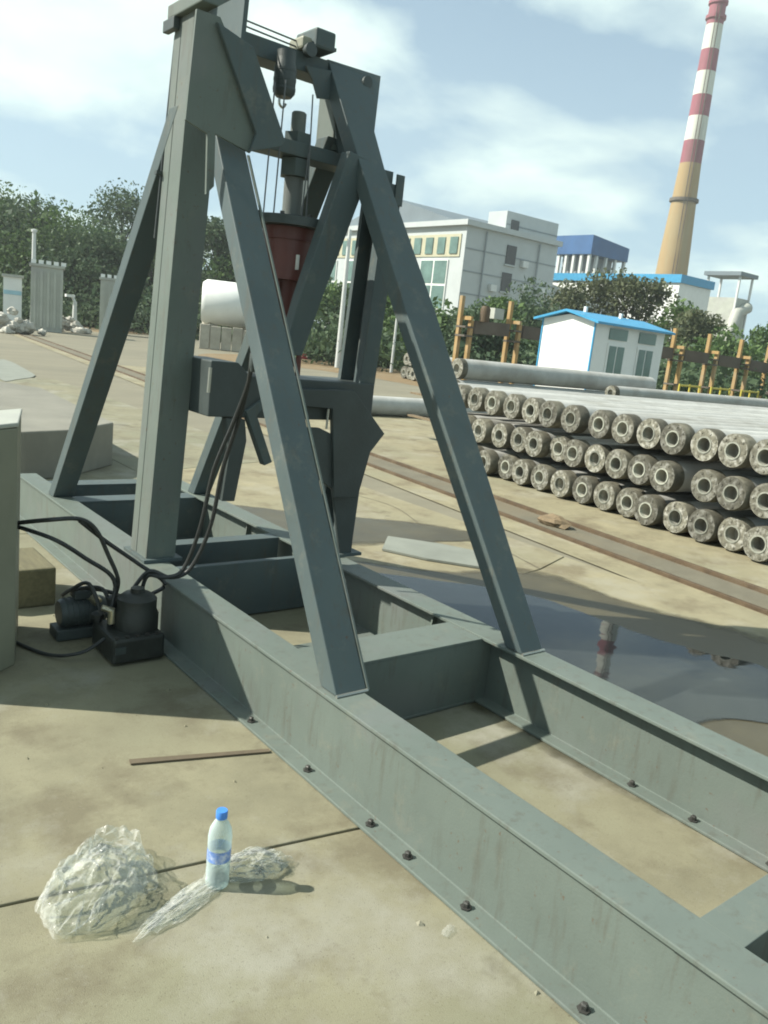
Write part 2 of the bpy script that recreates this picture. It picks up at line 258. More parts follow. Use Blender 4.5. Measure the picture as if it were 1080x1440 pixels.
# ------------------------------------------------------------------ building helpers
ORG = {}
def tag(o, label, cat, group=None):
    o['label'] = label; o['category'] = cat
    if group: o['group'] = group
    return o
def thing(name, loc, label, cat, group=None):
    o = bpy.data.objects.new(name, None); COL.objects.link(o); o.location = tuple(loc); o.empty_display_size = 0.1
    ORG[o] = np.array(loc, float); return tag(o, label, cat, group)
class B:
    def __init__(s): s.v = []; s.f = []
    def add(s, vs, fs):
        k = len(s.v); s.v += [tuple(map(float, q)) for q in vs]; s.f += [tuple(i+k for i in f) for f in fs]; return s
    def hexa(s, a, b):                               # two matching polygons
        n = len(a); fs = [tuple(range(n))[::-1], tuple(range(n, 2*n))]
        fs += [(i, (i+1) % n, n+(i+1) % n, n+i) for i in range(n)]
        return s.add(list(a)+list(b), fs)
    def box(s, x0, x1, y0, y1, z0, z1):
        return s.hexa([(x0, y0, z0), (x1, y0, z0), (x1, y1, z0), (x0, y1, z0)], [(x0, y0, z1), (x1, y0, z1), (x1, y1, z1), (x0, y1, z1)])
    def prism(s, poly, vec):
        poly = [np.array(q, float) for q in poly]; return s.hexa(poly, [q+np.array(vec, float) for q in poly])
    def tube(s, pts, r, n=8, cap=True):
        pts = [np.array(q, float) for q in pts]; rr = r if hasattr(r, '__len__') else [r]*len(pts)
        vs = []; ref = np.array([0.0, 0, 1])
        for i, q in enumerate(pts):
            t = pts[min(i+1, len(pts)-1)]-pts[max(i-1, 0)]; t /= np.linalg.norm(t)+1e-9
            a = np.cross(t, ref)
            if np.linalg.norm(a) < 0.05: a = np.cross(t, [1.0, 0, 0])
            a /= np.linalg.norm(a); c = np.cross(t, a)
            for k in range(n):
                w = 2*math.pi*k/n; vs.append(q+rr[i]*(a*math.cos(w)+c*math.sin(w)))
        fs = [(i*n+k, i*n+(k+1) % n, (i+1)*n+(k+1) % n, (i+1)*n+k) for i in range(len(pts)-1) for k in range(n)]
        if cap: fs += [tuple(range(n))[::-1], tuple((len(pts)-1)*n+k for k in range(n))]
        return s.add(vs, fs)
    def lathe(s, prof, c=(0, 0, 0), n=24, axis='z', cap=True):
        vs = []
        for (r_, h_) in prof:
            for k in range(n):
                w = 2*math.pi*k/n; a, b = r_*math.cos(w), r_*math.sin(w)
                q = (a, b, h_) if axis == 'z' else ((h_, a, b) if axis == 'x' else (a, h_, b))
                vs.append((q[0]+c[0], q[1]+c[1], q[2]+c[2]))
        m = len(prof)
        fs = [(i*n+k, i*n+(k+1) % n, (i+1)*n+(k+1) % n, (i+1)*n+k) for i in range(m-1) for k in range(n)]
        if cap: fs += [tuple(range(n))[::-1], tuple((m-1)*n+k for k in range(n))]
        return s.add(vs, fs)
    def mesh(s, name, m, org=(0, 0, 0), smooth=False):
        me = bpy.data.meshes.new(name); o = np.array(org)
        me.from_pydata([tuple(np.array(q)-o) for q in s.v], [], s.f); me.validate(); me.update()
        me.materials.append(M[m] if isinstance(m, str) else m)
        import bmesh
        bm = bmesh.new(); bm.from_mesh(me); bmesh.ops.recalc_face_normals(bm, faces=bm.faces); bm.to_mesh(me); bm.free()
        if smooth:
            for q in me.polygons: q.use_smooth = True
            me.set_sharp_from_angle(angle=R(40))
        return me
    def build(s, name, m, parent=None, smooth=False, bevel=0, label=None):
        org = ORG[parent] if parent is not None else np.zeros(3)
        o = bpy.data.objects.new(name, s.mesh(name, m, org, smooth)); COL.objects.link(o)
        if parent is not None: o.parent = parent
        ORG[o] = org
        if bevel:
            bv = o.modifiers.new('bevel', 'BEVEL'); bv.width = bevel; bv.segments = 2; bv.limit_method = 'ANGLE'; bv.angle_limit = R(40)
        if label: o['label'] = label
        return o
def struct(o): o['kind'] = 'structure'; return o
def smoothpts(pts, k=8):
    pts = [np.array(q, float) for q in pts]; P = [pts[0]]+pts+[pts[-1]]; o = []
    for i in range(1, len(P)-2):
        for j in range(k):
            t = j/k; a, b, c, d = P[i-1:i+3]
            o.append(0.5*((2*b)+(-a+c)*t+(2*a-5*b+4*c-d)*t*t+(-a+3*b-3*c+d)*t**3))
    o.append(pts[-1]); return o
def sheet(name, outline, z, m, jitter=0.0, sub=1, fade=0.0):
    n = len(outline); P = [np.array(q, float) for q in outline]; pts = []
    ph = rng.uniform(0, 6.28, 6)
    for i in range(n):
        a, b, c, d = P[i-1], P[i], P[(i+1) % n], P[(i+2) % n]
        for k in range(sub):
            t = k/sub; q = 0.5*((2*b)+(-a+c)*t+(2*a-5*b+4*c-d)*t*t+(-a+3*b-3*c+d)*t**3)
            w = 2*math.pi*(i+t)/n
            q = q+jitter*np.array([math.sin(5*w+ph[0])+0.7*math.sin(11*w+ph[1])+0.5*math.sin(23*w+ph[2]), math.sin(6*w+ph[3])+0.7*math.sin(13*w+ph[4])+0.5*math.sin(19*w+ph[5])])
            pts.append((q[0], q[1], z))
    N_ = len(pts)
    if not fade: return B().add(pts, [tuple(range(N_))]).build(name, m)
    c = np.mean(np.array(pts), 0); outer = []
    for i in range(N_):                                  # a margin that dries out towards its rim
        e = np.array(pts[i])-c; L_ = np.linalg.norm(e)
        outer.append(np.array(pts[i])+e/L_*fade*(0.75+0.3*math.sin(i*0.35)))
    b = B().add(pts+[tuple(q) for q in outer], [tuple(range(N_))]+[(i, (i+1) % N_, N_+(i+1) % N_, N_+i) for i in range(N_)])
    me = bpy.data.meshes.new(name); me.from_pydata(b.v, [], b.f); me.update(); me.materials.append(M[m])
    at_ = me.attributes.new('wetness', 'FLOAT', 'POINT')
    for i in range(2*N_): at_.data[i].value = 1.0 if i < N_ else 0.0
    o = bpy.data.objects.new(name, me); COL.objects.link(o); return o
def fading(m):
    t = m.node_tree; L = t.links.new; nn = t.nodes.new; o = t.nodes['Material Output']; src = o.inputs['Surface'].links[0].from_socket
    at_ = nn('ShaderNodeAttribute'); at_.attribute_name = 'wetness'; g = nn('ShaderNodeNewGeometry')
    n = nn('ShaderNodeTexNoise'); n.inputs['Scale'].default_value = 7; n.inputs['Detail'].default_value = 7; L(g.outputs['Position'], n.inputs['Vector'])
    a = nn('ShaderNodeMath'); a.operation = 'ADD'; L(at_.outputs['Fac'], a.inputs[0]); L(n.outputs['Fac'], a.inputs[1])
    mr = nn('ShaderNodeMapRange'); mr.inputs['From Min'].default_value = 0.45; mr.inputs['From Max'].default_value = 1.15; L(a.outputs[0], mr.inputs['Value'])
    tr = nn('ShaderNodeBsdfTransparent'); ms = nn('ShaderNodeMixShader'); L(mr.outputs[0], ms.inputs[0]); L(tr.outputs[0], ms.inputs[1]); L(src, ms.inputs[2]); L(ms.outputs[0], o.inputs['Surface'])
fading(M['wet']); fading(M['water'])

# ================================================================== THE GROUND
g = B().add([(-400, -300, -0.012), (900, -300, -0.012), (900, 900, -0.012), (-400, 900, -0.012)], [(0, 1, 2, 3)]).build('ground', 'ground'); struct(g)
pave = struct(B().box(-7.3, 5.02, -4, 17, -0.4, -0.016).build('pavement', 'joint'))
def slab(poly, m='concrete'):
    c = sum(np.array(q) for q in poly)/len(poly); q2 = [c+(np.array(q)-c)*(1-0.007/np.linalg.norm(np.array(q)-c)) for q in poly]
    B().hexa([(q[0], q[1], -0.1) for q in q2], [(q[0], q[1], 0.0) for q in q2]).build('concrete_slab', m, pave, bevel=0.004)
J1 = lambda X: 1.76-0.17*(X-1.464)
crack = [(3.02, 3.36), (3.86, 3.54), (4.5, 3.67), (5.0, 3.86)]
slab([(-2.6, -3.8), (1.56, -3.8), (1.56, J1(1.56)), (-2.6, J1(-2.6))])
slab([(-2.6, J1(-2.6)), (1.56, J1(1.56)), (1.56, 5.43), (-2.6, 6.1)])
slab([(1.56, -3.8), (3.0, -3.8), (3.0, 5.2), (1.56, 5.43)])
slab([(-2.6, 6.1), (3.0, 5.2), (3.0, 9.6), (-2.6, 10.4)])
slab([(-2.6, 10.4), (3.0, 9.6), (3.0, 16.8), (-2.6, 16.8)])
slab([(3.0, -3.8), (5.0, -3.8)]+crack[::-1], 'apron')
slab(crack+[(5.0, 8.0), (3.0, 7.4)], 'apron')
slab([(3.0, 7.4), (5.0, 8.0), (5.0, 16.8), (3.0, 16.8)])
slab([(-7.2, -3.8), (-2.6, -3.8), (-2.6, 3.0), (-7.2, 3.6)])
slab([(-7.2, 3.6), (-2.6, 3.0), (-2.6, 16.8), (-7.2, 16.8)])
def hair(pts, w_=0.004):
    pts = smoothpts([(a_, b_, 0.0025) for a_, b_ in pts], 6); L_ = []; R_ = []
    for i_, q_ in enumerate(pts):
        q_ = q_+np.array([rng.normal(0, 0.006), rng.normal(0, 0.006), 0]); e_ = pts[min(i_+1, len(pts)-1)]-pts[max(0, i_-1)]; e_ = np.array([-e_[1], e_[0], 0])/(np.linalg.norm(e_)+1e-9)*w_*(0.5+rng.random())*0.5
        L_.append(q_-e_); R_.append(q_+e_)
    n_ = len(L_); struct(B().add(L_+R_, [(i_, i_+1, n_+i_+1, n_+i_) for i_ in range(n_-1)]).build('crack', 'joint'))
hair([(4.5, 3.67), (4.6, 4.2), (4.45, 4.8), (4.7, 5.6), (4.6, 6.4)], 0.009)
# crane track
K = 0.12
tx = lambda x0, Y: x0+K*(Y-3.0)
def lane(name, x0, x1, y0, y1, z, m): return struct(B().add([(tx(x0, y0), y0, z), (tx(x1, y0), y0, z), (tx(x1, y1), y1, z), (tx(x0, y1), y1, z)], [(0, 1, 2, 3)]).build(name, m))
lane('track_bed', 5.36, 5.83, -3, 60, -0.006, 'track')
lane('apron', 5.83, 9.5, -3, 22, -0.004, 'apron')
lane('verge', 4.98, 5.36, -3, 60, -0.002, 'apron')
for i, x0 in enumerate((5.345, 5.83)):
    o = B().prism([(tx(x0, -3)-0.02, -3, -0.01), (tx(x0, -3)+0.02, -3, -0.01), (tx(x0, -3)+0.016, -3, 0.028), (tx(x0, -3)-0.016, -3, 0.028)], (K*63, 63, 0)).build('crane_rail', 'rust', bevel=0.004)
    tag(o, ['rusty steel rail set in the yard, nearer the test machine', 'rusty steel rail set in the yard, nearer the stacked piles'][i], 'rail', 'rails in the yard')
# wet ground and puddle
wet = [(2.72, 4.25), (3.2, 4.15), (3.75, 3.72), (4.2, 3.5), (4.38, 3.1), (4.42, 2.6), (4.5, 2.2), (4.75, 1.7), (4.4, 1.25), (3.7, 1.1), (3.0, 1.3), (2.68, 1.5)]
pud = [(2.76, 4.0), (3.1, 3.98), (3.45, 3.74), (3.84, 3.30), (3.95, 2.92), (3.97, 2.55), (4.06, 2.22), (4.22, 1.92), (4.0, 1.66), (3.63, 1.52), (3.36, 1.66), (3.05, 1.72), (2.76, 1.85)]
struct(sheet('wet_patch', wet, 0.004, 'wet', 0.012, 7, 0.3))
struct(sheet('puddle', pud, 0.008, 'water', 0.009, 7, 0.07))
struct(sheet('wet_patch', [(2.8, 5.4), (3.3, 4.9), (4.0, 4.6), (4.6, 4.55), (4.5, 4.9), (3.9, 5.35), (3.3, 5.8), (2.85, 5.85)], 0.004, 'wet', 0.015, 6, 0.25))
struct(sheet('pale_patch', [tuple(gnd(*q)[:2]) for q in [(0, 506), (22, 512), (48, 528), (30, 533), (0, 534)]], 0.008, 'paleslab', 0.01, 4))
# stretches of orange soil at the yard's far edge
struct(sheet('soil_strip', [tuple(gnd(*q)[:2]) for q in [(300, 497), (420, 503), (600, 527), (760, 560), (760, 580), (600, 545), (420, 516), (300, 506)]], -0.008, 'dirt', 0.12, 5))
struct(sheet('soil_strip', [tuple(gnd(*q)[:2]) for q in [(60, 453), (200, 462), (330, 470), (330, 477), (200, 470), (60, 461)]], -0.008, 'dirt', 0.3, 5))

# ================================================================== THE PILE BENDING TEST FRAME
FY = 3.70
rootM = thing('bending_test_frame', (2.07, 3.7, 0), 'tall grey-green steel bending test frame on two long base beams', 'test machine')
def ibeam(x0, x1, xw, tw, z1, bx0, bx1, y0, y1):
    b = B(); t = 0.014
    sec = [(bx0, 0.002), (bx1, 0.002), (bx1, t), (xw+tw, t), (xw+tw, z1-t), (x1, z1-t), (x1, z1), (x0, z1), (x0, z1-t), (xw, z1-t), (xw, t), (bx0, t)]
    return b.prism([(a, y0, c) for a, c in sec], (0, y1-y0, 0))
near = ibeam(1.530, 1.665, 1.541, 0.012, 0.30, 1.472, 1.62, -1.6, 5.95).build('base_beam', 'steel', rootM, bevel=0.003)
farb = ibeam(2.465, 2.605, 2.528, 0.012, 0.30, 2.468, 2.605, -1.6, 5.95).build('base_beam', 'steel', rootM, bevel=0.003)
def bolts(ys, x, par):
    for Y in ys:
        B().lathe([(0.017, 0.0145), (0.017, 0.018), (0.010, 0.0185), (0.010, 0.030), (0.006, 0.033)], (x, Y, 0), 6).build('bolt', 'bolt', par)
bolts([gnd(575, 1202, .02)[1], gnd(657, 1273, .02)[1], gnd(502, 1164, .02)[1], 2.1, 2.5, 0.9, 0.55], 1.503, near)
bolts([gnd(884, 1104, .02)[1], gnd(972, 1153, .02)[1], 0.95, 0.6, 2.9], 2.498, farb)
# stiffeners inside the far beam
for Y in (2.62, 0.30, 4.4):
    B().prism([(2.478, Y, 0.02), (2.526, Y, 0.02), (2.526, Y, 0.284), (2.505, Y, 0.284)], (0, 0.01, 0)).build('stiffener', 'steel', farb)
def cross(y0, y1, z0=0.004, z1=0.296, xa=1.556, xb=2.526, fl=True):
    b = B(); t = 0.012
    b.box(xa, xb, y0, y0+0.010, z0, z1-t-0.001)
    if fl:
        b.box(1.668, 2.462, y0-0.003, y1, z1-t, z1); b.box(1.625, 2.464, y0-0.003, y1, z0, z0+t)
    return b
cross(2.262, 2.475).build('cross_beam', 'steel', rootM, bevel=0.002)
cross(0.652, 0.757).build('cross_beam', 'steel', rootM, bevel=0.002)
B().box(1.668, 2.462, 3.56, 3.60, 0.01, 0.297).build('cross_beam', 'steel_blue', rootM, bevel=0.002)
B().box(1.668, 2.462, 3.95, 4.05, 0.01, 0.30).build('cross_beam', 'steel_blue', rootM, bevel=0.002)
B().box(1.668, 2.462, 2.94, 3.02, 0.01, 0.05).build('cross_beam', 'steel', rootM, bevel=0.002)
cross(5.05, 5.2).build('cross_beam', 'steel_blue', rootM, bevel=0.002)
cross(5.55, 5.7).build('cross_beam', 'steel_blue', rootM, bevel=0.002)
# columns
def leancol(xb, xt, z0, z1, secf):
    bot = [(xb+a, Y, z0) for a, Y in secf]; top = [(xt+a, Y, z1) for a, Y in secf]
    return B().hexa(bot, top)
ZT = onY(274, 14, FY)[2]
xlt = onY(274, 14, FY)[0]
w = 0.15
colL = leancol(1.556, xlt, 0.30, ZT, [(0, FY), (w, FY), (w, FY+0.015), (w-0.03, FY+0.015), (w-0.03, FY+0.185), (w, FY+0.185), (w, FY+0.2), (0, FY+0.2), (0, FY+0.13), (0.004, FY+0.13), (0.004, FY+0.124), (0, FY+0.124)]).build('column', 'steel', rootM, bevel=0.003)
B().box(1.535, 1.735, FY-0.03, FY+0.24, 0.30, 0.318).build('base_plate', 'steel_blue', rootM, bevel=0.002)
# right column: H section, flanges front and back, web between
Yb = 3.515
def colR():
    zt = onY(566, 262, Yb)[2]; xr0, xr1 = 2.666, onY(565, 275, Yb)[0]
    q = 0.098
    sec = [(-q, 0), (0, 0), (0, 0.21), (-q, 0.21), (-q, 0.182), (-0.022, 0.182), (-0.022, 0.062), (-q, 0.062)]
    return leancol(xr0, xr1, 0.30, zt, [(a, Yb+b) for a, b in sec])
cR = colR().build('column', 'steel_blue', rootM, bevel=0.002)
B().box(2.47, 2.72, Yb-0.03, Yb+0.25, 0.30, 0.318).build('base_plate', 'steel_blue', rootM, bevel=0.002)
# bracket blocks on the right column's head
a = onY(541, 237, Yb); c = onY(556, 252, Yb)
B().box(a[0], c[0], Yb+0.02, Yb+0.14, c[2]-0.1, a[2]).build('bracket', 'steel_blue', rootM, bevel=0.002)
c2 = onY(568, 248, Yb)
B().box(c[0]+0.002, c2[0], Yb-0.012, Yb-0.002, c2[2]-0.15, c2[2]).build('bracket', 'steel_blue', rootM, bevel=0.002)
# inclined front struts (rectangular section leaning on the columns)
YS, SL = 2.045, (FY-2.045)/(ZT-0.05-0.30)
def strut(edgeL, edgeR, depth, m='steel_blue'):
    f = [onslope(*q, YS, SL) for q in edgeL]+[onslope(*q, YS, SL) for q in edgeR[::-1]]
    f = [np.array(q) for q in f]
    return f
def strutmesh(f, dv):
    b = B(); b.prism(f, dv); return b
dvec = np.array([0, 0.095, 0.0])
zl = lambda X, z: np.array([X, YS+SL*(z-0.30), z])
fl = [onslope(*q, YS, SL) for q in ((470, 980), (520, 976), (367, 311), (340, 188), (298, 160), (331, 320))]
fl[0][0], fl[1][0] = 1.552, 1.682
fl[0][1] = fl[1][1] = YS; fl[0][2] = fl[1][2] = 0.302
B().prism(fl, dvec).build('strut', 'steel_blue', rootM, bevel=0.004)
# weld flange down the strut's inner side
e0, e1 = zl(1.684, 0.304)+np.array([0, -0.006, 0]), onslope(347, 218, YS, SL)+np.array([0.003, -0.006, 0])
B().prism([e0, e0+np.array([0.008, 0, 0]), e1+np.array([0.008, 0, 0]), e1], (0, 0.012, 0)).build('strut_edge', 'steel', rootM)
frp = [onslope(736, 914, YS, SL), onslope(772, 918, YS, SL), onslope(613, 440, YS, SL), onslope(541, 237, YS, SL), onslope(527, 185, YS, SL), onslope(536, 107, YS, SL), onslope(461, 83, YS, SL), onslope(571.7, 440, YS, SL)]
frp[0][2] = frp[1][2] = 0.302; frp[0][1] = frp[1][1] = YS
frp[0][0] = 2.475; frp[1][0] = 2.602
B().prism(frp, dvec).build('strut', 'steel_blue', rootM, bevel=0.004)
hc = onslope(515, 116, YS, SL)
B().lathe([(0.028, -0.012), (0.028, 0.004)], (hc[0], hc[1]-0.004, hc[2]), 14, 'y').build('pin_hole', 'dark_steel', rootM)
for Yw in np.arange(0.2, 5.6, 0.45):
    B().tube([(1.538, Yw, 0.284), (1.538, Yw+0.09, 0.284)], 0.004, 5).build('weld_bead', 'dark_steel', near)
# weld line on the foot
for q in ((1.55, 1.682), (2.472, 2.606)):
    B().tube([(q[0], YS-0.004, 0.304), (q[1], YS-0.004, 0.304)], 0.006, 6).build('weld_bead', 'rod', rootM)
# inclined back struts
sb = 0.66
def back(xb0, xb1, xt0, xt1, y0, ztop, depth=0.1):
    z0 = 0.302; yt = y0-sb*(ztop-z0)
    f = [(xb0, y0, z0), (xb1, y0, z0), (xt1, yt, ztop), (xt0, yt, ztop)]
    return B().prism(f, (0, depth, 0))
back(1.552, 1.68, 1.64, 1.76, 5.18, 2.42).build('strut', 'steel_blue', rootM, bevel=0.004)
back(2.475, 2.60, 2.40, 2.52, 5.12, 2.45).build('strut', 'steel_blue', rootM, bevel=0.004)
# portal head
tb = onY(425, 73, FY)
ztb, zbb = onY(318, 30, FY)[2], onY(420, 95, FY)[2]
xr = onY(530, 107, FY)[0]
B().box(xlt+w+0.002, xr-0.02, FY+0.03, FY+0.17, zbb, ztb).build('top_beam', 'steel_blue', rootM, bevel=0.003)
for dz in (0.03, 0.055):
    B().tube([onY(318, 30, FY)+np.array([0, 0.05, dz]), onY(425, 73, FY)+np.array([0, 0.05, dz])], 0.004, 6).build('conduit', 'rope', rootM)
# cap block on the left column, overhanging fore and aft
zc = ZT-0.002
B().box(xlt-0.028, xlt+w+0.02, FY-0.13, FY+0.23, zc+0.002, zc+0.06).build('cap_block', 'steel', rootM, bevel=0.006)
B().box(xlt-0.035, xlt-0.004, FY+0.14, FY+0.26, zc-0.05, zc).build('rope_guide', 'dark_steel', rootM, bevel=0.004)
# brace plate across the head and shaded gussets behind it
Yp = FY+0.0
Yq = 3.25                                               # front plates of the deep head
br = [onY(q[0], q[1], Yq) for q in ((306, 30), (357, 66), (401, 197), (397, 206), (352, 213), (361, 188))]
B().prism(br, (0, 0.022, 0)).build('brace_plate', 'steel_blue', rootM, bevel=0.003)
gs = [onY(q[0], q[1], Yq+0.025) for q in ((277, 12), (310, 24), (325, 60), (363, 188), (352, 215), (303, 188), (301, 262), (290, 273), (292, 188), (261, 168))]
B().prism(gs, (0, 0.014, 0)).build('gusset', 'steel', rootM)
a, c = onY(276, 20, FY), onY(264, 150, FY)
B().hexa([(a[0]+0.02, Yq+0.042, a[2]), (a[0]+0.04, Yq+0.042, a[2]), (c[0]+0.04, Yq+0.042, c[2]), (c[0]+0.02, Yq+0.042, c[2])], [(a[0]+0.02, FY-0.002, a[2]), (a[0]+0.04, FY-0.002, a[2]), (c[0]+0.04, FY-0.002, c[2]), (c[0]+0.02, FY-0.002, c[2])]).build('side_plate', 'steel_blue', rootM)
# brace running down from the right column's head in front of the jack
bq = [onY(q[0], q[1], 3.41) for q in ((492, 212), (526, 228), (453, 420), (425, 500), (398, 500), (421, 420))]
B().prism(bq, (0, 0.07, 0)).build('strut', 'steel_blue', rootM, bevel=0.004)
# inner guide post, right
Yg = 3.72
ga, gb = onY(467, 211, Yg), onY(467, 130, Yg)
B().box(ga[0], ga[0]+0.12, Yg, Yg+0.16, ga[2]+0.002, zbb-0.002).build('guide_post', 'steel', rootM, bevel=0.003)
gk = [onY(430, 92, Yg-.02), onY(468, 100, Yg-.02), onY(512, 232, Yg-.02), onY(478, 225, Yg-.02), onY(466, 140, Yg-.02), onY(447, 138, Yg-.02), onY(440, 112, Yg-.02)]
B().prism(gk, (0, 0.012, 0)).build('gusset', 'steel_blue', rootM)
# lower head beam that carries the jack
yc = 3.62
c0, c1 = onY(345, 196, yc), onY(510, 243, yc)
zt2, zb2 = onY(470, 213, yc)[2], onY(470, 233, yc)[2]
B().box(1.80, c1[0], yc, yc+0.15, zb2, zt2).build('jack_beam', 'steel_blue', rootM, bevel=0.003)
# hoist block under the top beam, drive box above it
h0, h1 = onY(384, 75, FY), onY(409, 112, FY)
hx, hr = (h0[0]+h1[0])/2, (h1[0]-h0[0])/2
B().lathe([(hr*0.7, 0), (hr, 0.02), (hr, 0.12), (hr*0.85, 0.15), (hr*0.85, 0.2)], (hx, FY-0.035, zbb-0.16), 18).build('hoist_block', 'dark_steel', rootM, True)
for dz in (0.02, 0.06, 0.10):
    B().lathe([(hr*1.03, 0), (hr*1.03, 0.012)], (hx, FY-0.035, zbb-0.15+dz), 18).build('hoist_rib', 'dark_steel', rootM, True)
B().tube(smoothpts([(hx-0.02, FY-0.035, zbb-0.15), (hx-0.02, FY-0.035, zbb-0.19), (hx, FY-0.035, zbb-0.205), (hx+0.015, FY-0.035, zbb-0.185)], 4), 0.006, 6).build('hook', 'rod', rootM)
d0, d1 = onY(441, 38, FY), onY(466, 84, FY)
B().box(d0[0], d1[0], FY-0.03, FY+0.16, zt2*0+ztb+0.02, d0[2]).build('drive_box', 'steel_blue', rootM, bevel=0.012)
B().box(d0[0]-0.06, d0[0]-0.003, FY-0.01, FY+0.12, ztb+0.002, d0[2]-0.05).build('gear_case', 'olive', rootM, bevel=0.012)
B().lathe([(0.032, 0), (0.032, 0.03)], (d0[0]-0.02, FY-0.032, ztb-0.0), 16, 'y').build('sheave', 'dark_steel', rootM, True)
B().box(d1[0]+0.002, d1[0]+0.025, FY, FY+0.05, ztb+0.04, ztb+0.055).build('latch', 'dark_steel', rootM)
# hydraulic jack
jy = yc+0.075
jx = (onY(412, 158, jy)[0]+onY(430, 158, jy)[0])/2
zj = onY(421, 158, jy)[2]; zn0, zn1 = onY(415, 250, jy)[2], onY(421, 205, jy)[2]
zp1, zp0 = onY(410, 309, jy)[2], onY(410, 331, jy)[2]
B().lathe([(0.036, zn1), (0.036, zj-0.006), (0.03, zj)], (jx, jy, 0), 20).build('screw_stem', 'steel', rootM, True)
B().lathe([(0.078, zn0), (0.078, zb2-0.004)], (jx, jy, 0), 6).build('lock_nut', 'steel_blue', rootM)
B().lathe([(0.07, zt2+0.002), (0.07, zt2+0.05)], (jx, jy, 0), 6).build('lock_nut', 'steel_blue', rootM)
B().lathe([(0.047, zp1), (0.047, zn0-0.002)], (jx, jy, 0), 24).build('piston_rod', 'steel', rootM, True)
B().lathe([(0.15, zp0+0.03), (0.205, zp0+0.03), (0.205, zp1-0.004), (0.2, zp1)], (jx, jy, 0), 28).build('jack_flange', 'dark_steel', rootM, True)
jk = B().lathe([(0.075, 1.26), (0.075, zp0-0.22), (0.125, zp0-0.22), (0.125, zp0-0.03), (0.135, zp0-0.03), (0.135, zp0+0.028)], (jx, jy, 0), 28).build('jack_cylinder', 'red', rootM, True)
for k in range(8):
    B().lathe([(0.012, zp1), (0.012, zp1+0.014)], (jx+0.175*math.cos(k*.785), jy+0.175*math.sin(k*.785), 0), 6).build('bolt', 'bolt', rootM)
B().box(jx-0.03, jx-0.018, jy-0.14, jy-0.126, zp0-0.17, zp0-0.10).build('name_tag', 'white', jk)
for k in range(4):
    wq = 0.6+k*1.571; B().tube([(jx+0.105*math.cos(wq), jy+0.105*math.sin(wq), 1.26), (jx+0.105*math.cos(wq), jy+0.105*math.sin(wq), zp0-0.222)], 0.014, 8).build('tie_bar', 'red', rootM, True)
# suspension ropes
for (u0, v0, u1, v1) in [(387, 116, 370, 304), (402, 112, 384, 308), (440, 133, 430, 314), (434, 215, 423, 313)]:
    a, c = onY(u0, v0, 3.60), onY(u1, v1, 3.60)
    B().tube([a, c], 0.0035, 6).build('wire_rope', 'rope', rootM)
a, c = onY(246, 50, FY+0.22), onY(217, 335, FY+0.22)
B().tube([a, c], 0.0032, 6).build('wire_rope', 'rope', rootM)
rtq = onY(226, 243, FY+0.2); B().box(rtq[0]-0.02, rtq[0]+0.03, FY+0.2, FY+0.23, rtq[2]-0.008, rtq[2]+0.008).build('rope_tie', 'dark_steel', rootM)
# moving cross-head and its yokes
zc1 = onY(345, 512, 3.5)[2]-0.02
ch = B().box(1.80, 2.86, 3.47, 3.50, 0.96, 1.20)
chd = B().prism([(1.74, 3.50, 1.05), (2.70, 3.50, 1.05), (2.70, 3.50, 1.25), (1.95, 3.50, 1.25), (1.88, 3.50, 1.31), (1.74, 3.50, 1.31)], (0, 0.33, 0)).build('cross_head', 'dark_steel', rootM, bevel=0.006)
B().prism([onY(395, 547, 3.44), onY(498, 549, 3.44), onY(541, 610, 3.44), onY(521, 636, 3.44), onY(503, 700, 3.44), onY(470, 700, 3.44), onY(468, 575, 3.44), onY(438, 572, 3.44), onY(415, 570, 3.44)], (0, 0.03, 0)).build('yoke_plate', 'dark_steel', rootM, bevel=0.003)
B().prism([onY(395, 600, 3.46), onY(450, 602, 3.46), onY(470, 612, 3.46), onY(470, 690, 3.46), onY(430, 660, 3.46)], (0, 0.03, 0)).build('yoke_plate', 'dark_steel', rootM, bevel=0.003)
B().prism([onY(468, 690, 3.50), onY(503, 698, 3.50), onY(494, 778, 3.50), onY(478, 780, 3.50)], (0, 0.02, 0)).build('yoke_plate', 'dark_steel', rootM, bevel=0.003)
a = onY(462, 575, 3.43); c = onY(459, 603, 3.43)
B().tube([a, c], 0.006, 8).build('pin', 'rod', rootM)
a = onY(296, 517, 3.45); c = onY(293, 552, 3.45)
B().tube([a, c], 0.008, 8).build('pin', 'rod', rootM)
B().prism([onY(318, 588, 3.5), onY(345, 590, 3.5), onY(347, 620, 3.5), onY(330, 705, 3.5), onY(312, 705, 3.5), onY(322, 640, 3.5)], (0, 0.05, 0)).build('hanger', 'dark_steel', rootM, bevel=0.004)
B().prism([onY(346, 578, 3.48), onY(372, 560, 3.48), onY(376, 568, 3.48), onY(362, 585, 3.48), onY(383, 650, 3.48), onY(372, 655, 3.48)], (0, 0.05, 0)).build('hanger', 'steel_blue', rootM, bevel=0.004)
# hoses running up the strut
for k, off in enumerate((0.0, 0.035)):
    hp = [((1.42, 3.42, 0.215), (1.35, 3.44, 0.19))[k], (1.44, 3.40, 0.33+0.02*k), onY(232+8*k, 812, 3.33), onY(258, 800, 3.3)+np.array([off, 0, 0]), onY(282+14*k, 740, 3.25), onY(301+12*k, 660, 3.2), onY(330+6*k, 590, 3.12), onY(350, 535, 3.02), onY(356, 490, 2.98), onY(368, 465, 2.95)]
    B().tube(smoothpts(hp, 7), 0.0095, 8).build('hydraulic_hose', 'rubber', rootM, True)
hv = onY(354, 505, 2.98)
B().lathe([(0.012, 0), (0.018, 0.02), (0.018, 0.07), (0.01, 0.09)], (hv[0], hv[1]-0.02, hv[2]-0.05), 10).build('hose_valve', 'dark_steel', rootM, True)

